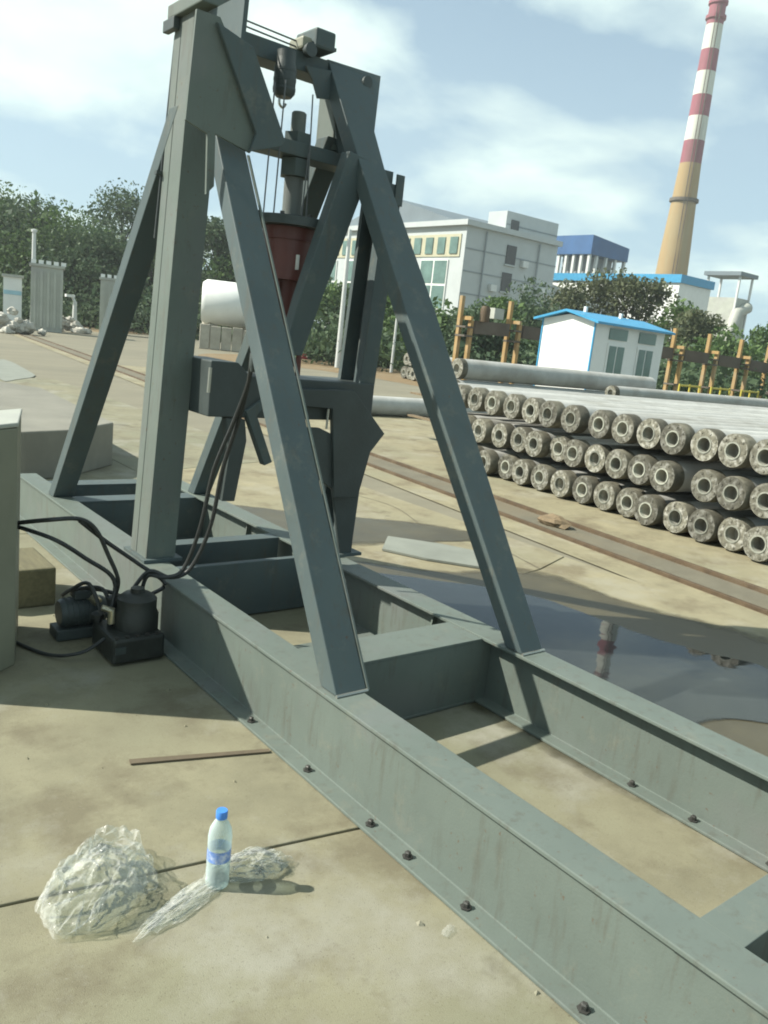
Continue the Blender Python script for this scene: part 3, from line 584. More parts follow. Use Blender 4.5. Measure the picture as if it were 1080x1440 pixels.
# ================================================================== THINGS BESIDE THE FRAME
# pump
pc = gnd(175, 900)
rp = thing('hydraulic_pump', (1.30, 3.45, 0), 'dark oily hydraulic pump lying against the base beam below the frame', 'pump')
B().lathe([(0.07, 0), (0.095, 0.02), (0.095, 0.10), (0.085, 0.12), (0.085, 0.17), (0.06, 0.19), (0.03, 0.195), (0.03, 0.215)], (1.37, 3.33, 0.09), 18).build('pump_body', 'pump', rp, True)
B().box(1.22, 1.455, 3.20, 3.47, 0.01, 0.125).build('tank', 'pump', rp, bevel=0.015)
for k in range(5): B().lathe([(0.009, 0.126), (0.009, 0.134)], (1.24+0.045*k, 3.215, 0), 6).build('bolt', 'bolt', rp)
B().box(1.23, 1.275, 3.194, 3.1995, 0.06, 0.09).build('nameplate', 'dark_steel', rp)
B().lathe([(0.055, 0), (0.065, 0.015), (0.065, 0.19), (0.055, 0.21)], (1.12, 3.62, 0.12), 18, 'x').build('motor', 'dark_steel', rp, True)
for k in range(7):
    B().lathe([(0.07, 0), (0.07, 0.008)], (1.145+0.024*k, 3.62, 0.12), 18, 'x').build('cooling_fin', 'dark_steel', rp)
B().box(1.18, 1.26, 3.58, 3.64, 0.186, 0.225).build('terminal_box', 'dark_steel', rp, bevel=0.006)
B().box(1.10, 1.35, 3.56, 3.68, 0.005, 0.055).build('motor_foot', 'dark_steel', rp, bevel=0.004)
B().tube([(1.28, 3.56, 0.17), (1.25, 3.62, 0.20), (1.21, 3.66, 0.215)], [0.022, 0.026, 0.018], 10).build('fitting', 'brass', rp, True)
B().tube([(1.26, 3.34, 0.15), (1.26, 3.34, 0.21), (1.22, 3.35, 0.225)], [0.016, 0.018, 0.012], 10).build('fitting', 'brass', rp, True)
for (vx, vy, vh, vr) in ((1.30, 3.42, 0.25, 0.022), (1.35, 3.44, 0.20, 0.016), (1.27, 3.38, 0.19, 0.014), (1.42, 3.42, 0.23, 0.014), (1.24, 3.45, 0.17, 0.02)):
    B().lathe([(vr, 0.12), (vr, vh-0.03), (vr*1.5, vh-0.028), (vr*1.5, vh-0.01), (vr*0.8, vh)], (vx, vy, 0), 8).build('valve', 'pump', rp, True)
for k in range(4):
    hp = [(1.24+0.05*k, 3.40+0.02*k, 0.17), (1.20+0.06*k, 3.46, 0.30-0.03*k), (1.16+0.03*k, 3.58, 0.24), (1.15+0.04*k, 3.66, 0.19)]
    B().tube(smoothpts(hp, 6), 0.009, 8).build('hydraulic_hose', 'rubber', rp, True)
hp = [(1.22, 3.30, 0.10), (1.12, 3.30, 0.05), (1.02, 3.42, 0.012), (0.92, 3.66, 0.012), (0.86, 3.95, 0.012)]
B().tube(smoothpts(hp, 8), 0.008, 8).build('cable', 'rubber', rp, True)
for pts in ([(18, 736, 3.6), (70, 731, 3.4), (112, 730, 3.4), (135, 745, 3.4), (152, 780, 3.4), (166, 815, 3.4)],
            [(16, 738, 3.6), (75, 758, 3.4), (120, 785, 3.4), (160, 815, 3.4)],
            [(112, 732, 3.4), (150, 762, 3.42), (195, 793, 3.42), (232, 822, 3.38)]):
    B().tube(smoothpts([onY(u, v, Y) for u, v, Y in pts]+[{166: (1.30, 3.42, 0.235), 160: (1.27, 3.38, 0.18), 232: (1.42, 3.42, 0.22)}[pts[-1][0]]], 7), 0.0095, 8).build('hydraulic_hose', 'rubber', rp, True)
# cabinet
A = np.array([0.875, 3.39]); dfr = np.array([-0.80, -0.60]); dfr /= np.linalg.norm(dfr); dbk = np.array([-dfr[1]*-1, dfr[0]*-1]); dbk = np.array([0.28, 0.96])
q = [A, A+dfr*0.38, A+dfr*0.38+dbk*0.46, A+dbk*0.46]
rc = thing('control_cabinet', (0.75, 3.5, 0), 'olive grey steel cabinet standing at the left edge of the photo', 'cabinet')
B().hexa([(a[0], a[1], 0.0) for a in q], [(a[0], a[1], 1.0) for a in q]).build('cabinet_body', 'olive', rc, bevel=0.006)
q2 = [sum(q)/4+(a-sum(q)/4)*1.03 for a in q]
B().hexa([(a[0], a[1], 1.002) for a in q2], [(a[0], a[1], 1.02) for a in q2]).build('cabinet_lid', 'cabgrey', rc, bevel=0.005)
# timber blocks behind it
t1 = gnd(50, 868)
o = B().box(0.90, 1.24, 4.05, 4.45, 0.0, 0.20).build('timber_block', 'wood', bevel=0.012); tag(o, 'yellowish timber block on the ground behind the olive cabinet', 'timber')
o = B().prism([(1.0, 2.42, 0.002), (1.46, 2.28, 0.002), (1.465, 2.30, 0.002), (1.005, 2.45, 0.002)], (0, 0, 0.006)).build('flat_strip', 'strip'); tag(o, 'thin dark strip lying on the concrete with one end at the beam', 'strip')

fb = [gnd(*q) for q in ((545, 757), (620, 768), (694, 783), (690, 803), (600, 789), (537, 775))]
o = B().hexa([(q[0], q[1], 0.005) for q in fb], [(q[0], q[1], 0.02) for q in fb]).build('flat_board', 'paleslab'); tag(o, 'pale flat board lying on the concrete behind the right front strut', 'board')
ls = [gnd(u, v, 0.42) for u, v in ((-90, 545), (-70, 600), (35, 607), (104, 604), (160, 594), (60, 546), (0, 536))]
o = B().hexa([(q[0], q[1], 0.0) for q in ls], [(q[0], q[1], 0.42) for q in ls]).build('concrete_block', 'paleconc', bevel=0.015); tag(o, 'long pale raised concrete slab at the left edge beyond the base beams', 'concrete slab')

# ================================================================== BOTTLE AND FILM
bx, by = 0.977, 1.737
rb = thing('water_bottle', (bx, by, 0.0), 'clear plastic water bottle with blue cap standing on the concrete', 'bottle')
prof = [(0.024, 0.001), (0.031, 0.004), (0.0325, 0.015), (0.031, 0.03), (0.0325, 0.045), (0.0312, 0.06), (0.0325, 0.075), (0.0318, 0.08), (0.0318, 0.118), (0.0325, 0.124), (0.0325, 0.15), (0.029, 0.172), (0.020, 0.19), (0.0135, 0.2), (0.0130, 0.212)]
B().lathe(prof, (bx, by, 0), 28).build('bottle_body', 'pet', rb, True)
B().lathe([(0.0322, 0.082), (0.0322, 0.116)], (bx, by, 0), 28, cap=False).build('bottle_label', 'labelblue', rb, True)
B().lathe([(0.0155, 0.203), (0.0158, 0.205), (0.0158, 0.222), (0.0145, 0.225)], (bx, by, 0), 20).build('bottle_cap', 'capblue', rb, True)
from mathutils import noise as mnoise
def crumple(name, c, size, rot, amp, seed, label, layers=3, n=48):
    b = B(); ca, sa = math.cos(rot), math.sin(rot)
    for l in range(layers):
        vs = []; fs = []; sd = seed+l*7.31
        for i in range(n+1):
            for j in range(n+1):
                u, v = 2*i/n-1, 2*j/n-1
                rr = max(abs(u), abs(v)); L_ = math.hypot(u, v)+1e-6; k = rr/L_           # square to disc
                x, y_ = u*k, v*k
                e = Vector((x*1.5+sd, y_*1.5-sd, sd)); f = Vector((x*3.2-sd, y_*3.2+sd, sd*2)); h2 = Vector((x*10+sd, y_*10, sd))
                d1 = mnoise.noise_vector(e); d2 = mnoise.noise_vector(f); d3 = mnoise.noise_vector(h2)
                dome = max(0.0, 1-(x*x+y_*y_))**0.5
                X = (x*0.92+amp*(0.26*d1.x+0.10*d2.x+0.025*d3.x))*size[0]
                Y_ = (y_*0.92+amp*(0.26*d1.y+0.10*d2.y+0.025*d3.y))*size[1]
                Z = (dome*(0.80-0.22*l)+0.06+amp*min(1, dome*2+0.15)*(0.24*d1.z+0.17*(abs(d2.z)*2-0.5)+0.05*(abs(d3.z)*2-0.5)))*size[2]
                vs.append((c[0]+X*ca-Y_*sa, c[1]+X*sa+Y_*ca, 0.004+max(0.0008*((i*7+j*3) % 5), Z)))
        for i in range(n):
            for j in range(n):
                q = i*(n+1)+j; fs.append((q, q+1, q+n+2, q+n+1))
        b.add(vs, fs)
    o = b.build(name, 'film', smooth=True); return tag(o, label, 'plastic film')
c0 = gnd(140, 1255)
crumple('plastic_wrap', c0, (0.185, 0.135, 0.15), 0.7, 1.1, 3.3, 'large crumpled clear plastic wrap on the ground left of the bottle')
c1 = gnd(352, 1225)
crumple('plastic_wrap', c1, (0.12, 0.06, 0.06), -0.3, 1.3, 8.1, 'small crumpled clear plastic just right of the water bottle')
c2_ = gnd(262, 1272)
crumple('plastic_wrap', c2_, (0.16, 0.04, 0.025), 0.35, 1.3, 5.4, 'thin twisted strip of clear plastic in front of the bottle')
c3 = gnd(630, 1312)
crumple('plastic_wrap', c3, (0.03, 0.016, 0.006), 0.2, 1.0, 2.4, 'tiny scrap of clear plastic beside the near base beam', 1, 14)

gp = []
gb = B()
for i in range(170):
    X, Y = rng.uniform(-0.6, 3.4), rng.uniform(0.6, 5.0)
    sz = abs(rng.normal(0, 0.0035))+0.0015
    a_ = rng.uniform(0, 6.28); c_, s_ = math.cos(a_), math.sin(a_)
    gb.add([(X+sz*c_*1.4, Y+sz*s_*1.4, 0.0), (X-sz*s_, Y+sz*c_, 0.0), (X-sz*c_*1.2, Y-sz*s_*1.2, 0.0), (X+sz*s_, Y-sz*c_, 0.0), (X, Y, sz*1.2)], [(0, 1, 4), (1, 2, 4), (2, 3, 4), (3, 0, 4)])
gr = gb.build('grit', 'concrete'); gr['kind'] = 'stuff'; tag(gr, 'loose grit scattered over the concrete around the frame', 'grit')

# ================================================================== STACKED PILES
PA = np.array([0.9929, -0.119, 0.0])                    # along the piles
def pile_meshes(rad, length, tagn):
    b = B().lathe([(rad*0.985, 0.14), (rad*0.985, length)], (0, 0, 0), 24, 'x').mesh('pile_body', 'pile', smooth=True)
    c = B().lathe([(rad*0.96, 0.004), (rad, 0.012), (rad, 0.137), (rad*0.985, 0.139)], (0, 0, 0), 24, 'x', cap=False).mesh('collar', 'collar', smooth=True)
    e = B(); n = 24
    e.lathe([(rad*0.53, 0.02), (rad*0.53, 0.0), (rad*0.955, 0.0), (rad*0.955, 0.02)], (0, 0, 0), n, 'x', cap=False)
    for k in range(8):
        w_ = 2*math.pi*k/8
        e.lathe([(rad*0.085, -0.006), (rad*0.085, 0.002)], (0, rad*0.78*math.cos(w_), rad*0.78*math.sin(w_)), 6, 'x')
    e = e.mesh('end_plate', 'plate')
    i = B().lathe([(rad*0.425, 0.03), (rad*0.435, -0.006), (rad*0.52, -0.006), (rad*0.528, 0.03)], (0, 0, 0), n, 'x', cap=False).mesh('inner_rim', 'rim', smooth=True)
    h = B().lathe([(rad*0.43, 0.02), (rad*0.43, 0.12), (0.002, 0.13)], (0, 0, 0), n, 'x', cap=False).mesh('bore', 'bore', smooth=True)
    return [('pile_body', b), ('collar', c), ('end_plate', e), ('inner_rim', i), ('bore', h)]
PM = pile_meshes(0.15, 9.0, 'a')
def put_pile(meshes, loc, label, group, ang=math.atan2(-0.119, 0.9929), spin=0.0, small=False):
    t = thing('concrete_pile', loc, label, 'pile', group); t.rotation_euler = (spin, 0, ang)
    for nme, me in meshes:
        if small and nme == 'bore' and False: continue
        o = bpy.data.objects.new(nme, me); COL.objects.link(o); o.parent = t
    return t
ordw = ['first', 'second', 'third', 'fourth', 'fifth', 'sixth', 'seventh', 'eighth', 'ninth', 'tenth', 'eleventh', 'twelfth', 'thirteenth', 'fourteenth', 'fifteenth', 'sixteenth', 'seventeenth', 'eighteenth', 'nineteenth', 'twentieth']
def endplane(u, v):                                     # the plane of the pile ends
    d = ray(u, v); n = np.array([1.0, -K, 0]); k = 6.74-K*3.4
    return O+d*((k-O@n)/(d@n))
rows = {
 'top': (0.870, [(1078, 642), (1042, 635), (1002, 627), (948, 616), (911, 609), (876, 602), (845, 596), (806, 588), (772, 581), (748, 576), (717, 570), (691, 565), (666, 560)]),
 'middle': (0.512, [(1078, 698), (1043, 691), (1002, 682), (936, 668), (899, 660), (867, 653), (839, 647), (814, 641), (784, 635), (758, 629), (733, 624), (707, 618), (675, 611)]),
 'bottom': (0.156, [(1071, 767), (1036, 757), (997, 745), (957, 733), (923, 723), (895, 714), (858, 703), (821, 692), (788, 682), (756, 673), (733, 666), (707, 658), (684, 651)])}
rightword = {}
for rn, (zc_, px) in rows.items():
    Ys = [endplane(u, v)[1] for u, v in px]
    # keep neighbours from running into each other
    for i in range(1, len(Ys)): Ys[i] = max(Ys[i], Ys[i-1]+0.304)
    while len(Ys) < 15: Ys.append(Ys[-1]+0.33+rng.random()*0.06)
    Ys = Ys
    for i, Y in enumerate(Ys):
        X = 6.74+K*(Y-3.4)+rng.normal(0, 0.035)
        put_pile(PM, (X, Y, zc_+(0.0 if rn != 'bottom' else 0)), 'grey concrete pile, %s from the photo\'s right edge in the near stack\'s %s row' % (ordw[i], rn), 'piles in the near stack', spin=rng.random()*6.28)
Y0s, Y1s = 2.9, 10.0
nm = 0
for zt_, h_ in ((0.334, 0.024), (0.690, 0.026)):
    for dx, wd in ((0.9, 'near the ends'), (5.5, 'far from the ends')):
        o = B().prism([(6.74+K*(Y0s-3.4)+dx, Y0s, zt_-h_/2), (6.74+K*(Y0s-3.4)+dx+0.12, Y0s, zt_-h_/2), (6.74+K*(Y0s-3.4)+dx+0.12, Y0s, zt_+h_/2), (6.74+K*(Y0s-3.4)+dx, Y0s, zt_+h_/2)], (K*(Y1s-Y0s), Y1s-Y0s, 0)).build('spacer_timber', 'timber')
        tag(o, 'spacer timber between %s rows of the near stack, %s' % ('bottom and middle' if nm < 2 else 'middle and top', wd), 'timber', 'spacer timbers'); nm += 1
# loose pile lying this side of the far stack's gap, longer than the rest
q = gnd(505, 572, 0.17)
t = put_pile(pile_meshes(0.19, 9.0, 'b'), (q[0]-1.0, q[1]+0.3, 0.19), 'single grey pile on the ground seen behind the right column', 'loose piles', ang=R(-4))
def lonepile(u, v, rad, L, D, label, ang=R(-5)):
    q = far(u, v, D); return put_pile(pile_meshes(rad, L, 'c'), (q[0], q[1], q[2]), label, 'loose piles', ang=ang), q
t, q1 = lonepile(642, 518, 0.21, 6.0, 17.0, 'long grey pile lying high behind the near stack, left of the shed')
t, q2_ = lonepile(858, 552, 0.16, 6.0, 19.0, 'long grey pile lying high behind the near stack, in front of the shed')
# the lower piles that carry them
m1_, m2_ = pile_meshes(0.205, 6.4, 'e'), pile_meshes(0.158, 6.4, 'f')
z = q1[2]-0.42; k = 0
while z > 0.19:
    put_pile(m1_, (q1[0]-0.15+0.2*k, q1[1]-0.05, z), 'grey pile lying %s beneath the long pile left of the shed' % ('directly', 'second', 'third')[min(k, 2)], 'loose piles', ang=R(-5)); z -= 0.415; k += 1
z = q2_[2]-0.32; k = 0
while z > 0.15:
    put_pile(m2_, (q2_[0]-0.2+0.15*k, q2_[1]-0.04, z), 'grey pile lying %s beneath the long pile before the shed' % ('directly', 'second', 'third', 'fourth')[min(k, 3)], 'loose piles', ang=R(-5)); z -= 0.32; k += 1
# far stack
FM = pile_meshes(0.24, 8.0, 'd')
f0 = gnd(604, 541); f1 = gnd(536, 527)
for rwi, rn in enumerate(('bottom', 'top')):
    for i in range(7):
        q = f0+(f1-f0)*(i-0.4)/5.0
        put_pile(FM, (q[0]+rng.normal(0, .05), f0[1]+(i-0.6)*0.505*1.0*(1 if True else 0), 0.24+0.52*rwi), 'grey concrete pile, %s from the right in the far stack\'s %s row' % (ordw[i], rn), 'piles in the far stack', spin=rng.random()*6)

# ================================================================== BACKGROUND BUILDINGS
def bx(b, c, dx0, dx1, dy0, dy1, z0, z1): return b.box(c[0]+dx0, c[0]+dx1, c[1]+dy0, c[1]+dy1, z0, z1)
# white shed with blue roof
C = far(832, 490, 23.0); ze = onX(836, 452, C[0])[2]
cL = onX(760, 480, C[0]); cRr = onY(930, 500, C[1]); apex = onX(800, 438, C[0])
wd_, ln = cL[1]-C[1], cRr[0]-C[0]
sh = thing('site_shed', (C[0], C[1], 0), 'small white site shed with a bright blue roof beyond the piles', 'shed')
zr = apex[2]
ym = wd_*0.5
B().prism([(C[0], C[1], 0), (C[0], C[1]+wd_, 0), (C[0], C[1]+wd_, ze), (C[0], C[1]+ym, zr-0.06), (C[0], C[1], ze)], (ln, 0, 0)).build('wall', 'white', sh)
rf = B()
for s0, s1 in ((-0.22, ym), (wd_+0.22, ym)):
    k = (zr-ze)/ym
    za = ze-0.22*k
    rf.prism([(C[0]-0.18, C[1]+s0, za), (C[0]-0.18, C[1]+s1, zr), (C[0]-0.18, C[1]+s1, zr+0.06), (C[0]-0.18, C[1]+s0, za+0.06)], (ln+0.36, 0, 0))
rfo = rf.build('roof', 'blue', sh)
B().box(C[0]+0.6, C[0]+0.68, C[1]+ym-0.04, C[1]+ym+0.04, zr+0.05, zr+0.2).build('vent', 'white', rfo)
B().box(C[0]+ln*.62, C[0]+ln*.62+.08, C[1]+ym-0.2, C[1]+ym-0.12, zr+0.0, zr+0.16).build('vent', 'white', rfo)
B().box(C[0]-0.02, C[0]+0.02, C[1]-0.02, C[1]+0.02, 0, ze).build('corner_trim', 'blue', sh)
B().box(C[0]-0.02, C[0]+0.02, C[1]+wd_-0.02, C[1]+wd_+0.02, 0, ze).build('corner_trim', 'blue', sh)
for u in (0.20, 0.62):
    x = C[0]+ln*u
    wo = B().box(x, x+0.8, C[1]-0.03, C[1]-0.003, 0.95, 2.0).build('window', 'white', sh)
    B().box(x+0.07, x+0.37, C[1]-0.045, C[1]-0.031, 1.02, 1.93).build('pane', 'glass', wo)
    B().box(x+0.43, x+0.73, C[1]-0.045, C[1]-0.031, 1.02, 1.93).build('pane', 'glass', wo)
    B().box(x, x+0.8, C[1]-0.03, C[1]-0.003, 2.1, 2.4).build('vent_panel', 'glass', sh)
    B().box(x+0.05, x+0.75, C[1]-0.35, C[1]-0.003, 0.25, 0.8).build('air_unit', 'galv', sh)
# tall pale building
C = far(645, 420, 90.0); H = onX(652, 317, C[0])[2]
Lx = onY(785, 345, C[1])[0]-C[0]; Ly = onX(458, 400, C[0])[1]-C[1]
bd = thing('pale_office_block', (C[0], C[1], 0), 'pale tiled office block with grey pitched roof behind the hedge', 'building')
wall = B(); wall.box(C[0], C[0]+Lx, C[1], C[1]+Ly, 0, H); wall = wall.build('wall', 'tile', bd)
B().box(C[0]-0.5, C[0]+Lx+0.2, C[1]-0.5, C[1]+Ly, H+0.003, H+0.55).build('cornice', 'tile', wall)
for k in range(1, 6):
    z = H*k/6; B().box(C[0]+0.1, C[0]+Lx, C[1]-0.06, C[1]-0.004, z, z+0.14).build('facade_groove', 'tile_joint', wall)
for (u, v) in ((718, 359), (711, 397)):
    q = onY(u, v, C[1]); wn = B().box(q[0]-0.75, q[0]+0.75, C[1]-0.12, C[1]-0.065, q[2]-1.0, q[2]+1.0).build('window', 'darkgap', wall)
    B().box(q[0]-0.9, q[0]+0.9, C[1]-0.25, C[1]-0.067, q[2]-1.18, q[2]-1.02).build('sill', 'tile', wn)
for u in (676, 752):
    q = onY(u, 390, C[1]); B().tube([(q[0], C[1]-0.16, 0.2), (q[0], C[1]-0.16, H-0.2)], 0.09, 6).build('drainpipe', 'tile_joint', wall)
for (u, v) in ((735, 372), (735, 405), (690, 405), (760, 410)):
    q = onY(u, v, C[1]); B().box(q[0]-0.45, q[0]+0.45, C[1]-0.5, C[1]-0.065, q[2]-0.35, q[2]+0.35).build('air_unit', 'galv', wall)
# lit side: band of small windows, tall windows
def winX(y0, y1, z0, z1, nx=2, nz=2, fr='white'):
    w_ = B().box(C[0]-0.14, C[0]-0.003, y0, y1, z0, z1).build('window', fr, wall)
    py, pz = (y1-y0)/nx, (z1-z0)/nz
    for i in range(nx):
        for j in range(nz):
            B().box(C[0]-0.18, C[0]-0.143, y0+i*py+0.12, y0+(i+1)*py-0.12, z0+j*pz+0.12, z0+(j+1)*pz-0.12).build('pane', 'glass', w_)
zt_, zb_ = onX(620, 334, C[0])[2], onX(620, 357, C[0])[2]
y0 = onX(650, 345, C[0])[1]; nW = 12; stepY = (onX(582, 345, C[0])[1]-y0)/4
B().box(C[0]-0.10, C[0]-0.004, y0+0.2, y0+stepY*nW, zb_-0.3, zt_+0.3).build('window_band', 'cream', wall)
for i in range(nW):
    B().box(C[0]-0.20, C[0]-0.104, y0+stepY*i+0.55, y0+stepY*(i+1)-0.25, zb_, zt_).build('window', 'glass', wall)
ya, yb = onX(628, 395, C[0])[1], onX(590, 395, C[0])[1]; z1 = onX(610, 365, C[0])[2]; z0 = onX(610, 435, C[0])[2]
k = yb-ya
for i in range(4): winX(ya+i*k*1.55, ya+i*k*1.55+k, z0, z1)
# stair block on the roof
q = onY(714, 296, C[1]+2.0); q3 = onY(788, 300, C[1]+2.0); q4 = onX(688, 298, q[0])
up_ = B().box(q[0], q3[0], C[1]+2.0, q4[1], H+0.56, q[2]).build('roof_block', 'tile', bd)
for z in [zz_ for zz_ in (H+1.4, H+2.8) if zz_ < q[2]-0.4]: B().box(q[0]+.1, q3[0], C[1]+1.94, C[1]+1.996, z, z+0.14).build('facade_groove', 'tile_joint', up_)
qq = onY(724, 322, C[1]+1.9); B().box(qq[0]-0.6, qq[0]+0.6, C[1]+1.86, C[1]+1.99, qq[2]-0.9, qq[2]+0.9).build('window', 'darkgap', up_)
# pitched roof of the hall
yr = C[1]+Ly*0.55
xa, xb = onY(540, 279, yr)[0], onY(690, 309, yr)[0]; rz = onY(610, 292, yr)[2]
xa = max(xa, C[0]+0.6)
B().prism([(xa, C[1]+2.2, H+0.56), (xa, yr, rz), (xa, C[1]+Ly*0.98, H+0.56)], (xb-xa, 0, 0)).build('hall_roof', 'roofgrey', bd)
# chimney
D = 175.0
cb = far(946, 380, D); ct = far(1009, 4, D); base = np.array([cb[0], cb[1], 0]); Hc = ct[2]
ctr = far(978, 190, D); base = np.array([ctr[0], ctr[1], 0.0])
ch_ = thing('striped_chimney', base, 'tall tapering factory chimney with red and white bands above tan brick', 'chimney')
pxz = lambda v: far(1009-(v-4)*0.165, v, D)[2]
mpp = D/ (FPX*1.02)
def rad(z):
    zb, zm = pxz(380), pxz(232)
    if z < zb: return (20.5+ (zb-z)*0.12)*mpp
    if z < zm: t_ = (z-zb)/(zm-zb); return (20.5+(13.2-20.5)*t_**0.85)*mpp
    return (13.2+(9.6-13.2)*(z-zm)/(Hc-zm))*mpp
def seg(v0, v1, m, name='band'):
    z0, z1 = (0 if v0 is None else pxz(v0)), pxz(v1)
    zs = np.linspace(z0, z1, 6 if v0 is None else 3)
    B().lathe([(rad(z), z) for z in zs], base, 32).build(name, m, ch_, True)
seg(None, 231, 'stacktan', 'brick_shaft')
for v0, v1, m in ((231, 199, 'stackred'), (199, 165, 'stackwhite'), (165, 135, 'stackred'), (135, 102, 'stackwhite'), (102, 71, 'stackred'), (71, 36, 'stackwhite'), (36, 6, 'stackred')): seg(v0, v1, m)
for v, e in ((283, 1.18), (26, 1.22), (5, 1.2)):
    z = pxz(v); B().lathe([(rad(z)*1.0, z-0.4), (rad(z)*e, z-0.2), (rad(z)*e, z+0.35), (rad(z)*0.9, z+0.36)], base, 32).build('gallery', 'stackred' if v < 100 else 'brown', ch_, True)
for s0 in (-0.35, 0.35):
    B().tube([base+np.array([-0.75*(rad(z)+0.35)+s0*0.6, -0.66*(rad(z)+0.35)-s0*0.6, z]) for z in np.linspace(2, Hc-1, 14)], 0.09, 5).build('ladder_rail', 'brown', ch_)
# low white works hall with blue trim
C = far(954, 410, 100.0); H = onX(954, 386, C[0])[2]
Lx = onY(1001, 400, C[1])[0]-C[0]; Ly = onX(774, 400, C[0])[1]-C[1]
hl = thing('white_works_hall', (C[0], C[1], 0), 'long low white works hall with a blue eaves band below the chimney', 'building')
w_ = B().box(C[0], C[0]+Lx, C[1], C[1]+Ly, 0, H-0.9).build('wall', 'white', hl)
B().box(C[0]-0.25, C[0]+Lx+0.25, C[1]-0.25, C[1]+Ly, H-0.9+0.004, H).build('eaves_band', 'blue', hl)
# blue-roofed hall further back
C = far(832, 350, 125.0); zt_ = onX(832, 330, C[0])[2]; zb_ = onX(832, 357, C[0])[2]
Ly = onX(778, 345, C[0])[1]-C[1]; Lx = onY(885, 352, C[1])[0]-C[0]; zr_ = onY(885, 350, C[1])[2]
hb = thing('blue_roofed_hall', (C[0], C[1], 0), 'open-sided hall with a deep blue roof behind the white works hall', 'building')
B().prism([(C[0], C[1], zb_), (C[0]+Lx, C[1], zb_), (C[0]+Lx, C[1], zr_), (C[0], C[1], zt_)], (0, Ly, 0)).build('roof', 'deepblue', hb)
for k in range(6):
    Y = C[1]+0.3+Ly*k/5.2; B().box(C[0]+0.2, C[0]+0.6, Y, Y+0.4, 0, zb_-0.004).build('column', 'galv', hb)
for k in range(1, 5):
    X = C[0]+Lx*k/4-0.5; B().box(X, X+0.4, C[1]+0.2, C[1]+0.6, 0, zb_-0.004).build('column', 'galv', hb)
B().box(C[0]+2, C[0]+Lx-1, C[1]+2, C[1]+Ly-0.5, 0, zb_-0.01).build('inner_wall', 'tile_joint', hb)
# dust collector tower
q0 = far(1022, 420, 120.0); zt_ = far(1022, 384, 120.0)[2]
tw = thing('dust_tower', (q0[0], q0[1], 0), 'grey steel dust collector tower right of the white works hall', 'tower')
mp_ = 120/FPX
B().box(q0[0]-14*mp_, q0[0]+13*mp_, q0[1]-2.2, q0[1]+2.2, 0, zt_-3.2).build('body', 'cabgrey', tw)
B().box(q0[0]-21*mp_, q0[0]+21*mp_, q0[1]-2.6, q0[1]+2.6, zt_-0.5, zt_).build('canopy', 'roofgrey', tw)
for sx in (-15, 15):
    for sy in (-2.2, 2.2):
        B().box(q0[0]+sx*mp_-.12, q0[0]+sx*mp_+.12, q0[1]+sy-.12, q0[1]+sy+.12, 0, zt_-0.504).build('leg', 'galv', tw)
B().tube([(q0[0]-20*mp_, q0[1]-2.4, zt_-8), (q0[0]-10*mp_, q0[1]-2.4, zt_-5), (q0[0]+12*mp_, q0[1]-2.4, zt_-4.2)], 0.75, 12).build('duct', 'cabgrey', tw, True)

# ================================================================== GANTRY POSTS AND RUNWAY
def gpost(u, v, D, idx, label):
    q = far(u, (v+560)/2, D); top = far(u+4, v, D)[2]
    t = thing('gantry_post', (q[0], q[1], 0), label, 'post', 'yellow posts along the hedge')
    a = 0.22
    zb = top-0.75
    for s in (-1, 1):
        B().box(q[0]-0.065+s*0.15*0.75, q[0]+0.065+s*0.15*0.75, q[1]-0.065-s*0.15, q[1]+0.065-s*0.15, 0, zb if s > 0 else top).build('leg', 'yellow', t)
    for z in (0.9, 1.8, zb-0.25):
        B().box(q[0]-0.19, q[0]+0.19, q[1]-0.23, q[1]+0.23, z, z+0.06).build('tie', 'brown', t)
    B().box(q[0]-0.05, q[0]+0.05, q[1]-0.3, q[1]+0.3, zb+0.002, zb+0.12).build('bearing', 'yellow', t)
    return q, zb
posts = [(650, 416, 27.5), (718, 424, 29.0), (949, 462, 34.0), (998, 470, 35.5), (1043, 478, 37), (1082, 486, 38.5)]
pl = ['yellow double post left of the shed, further from the shed', 'yellow double post just left of the white shed', 'yellow double post just right of the white shed', 'second yellow double post to the right of the shed', 'third yellow double post to the right of the shed', 'yellow double post at the right edge of the photo']
pq = [gpost(*a, i, pl[i]) for i, a in enumerate(posts)]
rw = thing('runway_beam', (pq[2][0][0], pq[2][0][1], 0), 'dark brown runway beam carried on the yellow posts', 'beam')
for (qa, za), (qb, zb) in zip(pq[:-1], pq[1:]):
    a = np.array([qa[0], qa[1], za+0.0]); b_ = np.array([qb[0], qb[1], zb+0.0]); d = (b_-a)/np.linalg.norm(b_-a); a = a+d*0.32; b_ = b_-d*0.32; sgl = np.array([-d[1], d[0], 0])*0.14
    B().hexa([a-sgl+[0, 0, -0.42], a+sgl+[0, 0, -0.42], a+sgl, a-sgl], [b_-sgl+[0, 0, -0.42], b_+sgl+[0, 0, -0.42], b_+sgl, b_-sgl]).build('beam_span', 'brown', rw)
q = pq[0][0]; B().lathe([(0.17, 0), (0.17, 0.4), (0.12, 0.5)], (q[0]+0.55, q[1]-0.3, pq[0][1]+0.002), 12).build('hoist_drum', 'rust', rw, True)
q = pq[1][0]; B().box(q[0]-0.9, q[0]-0.45, q[1]+0.1, q[1]+0.4, pq[1][1]+0.1, pq[1][1]+0.45).build('junction_box', 'cabgrey', rw)
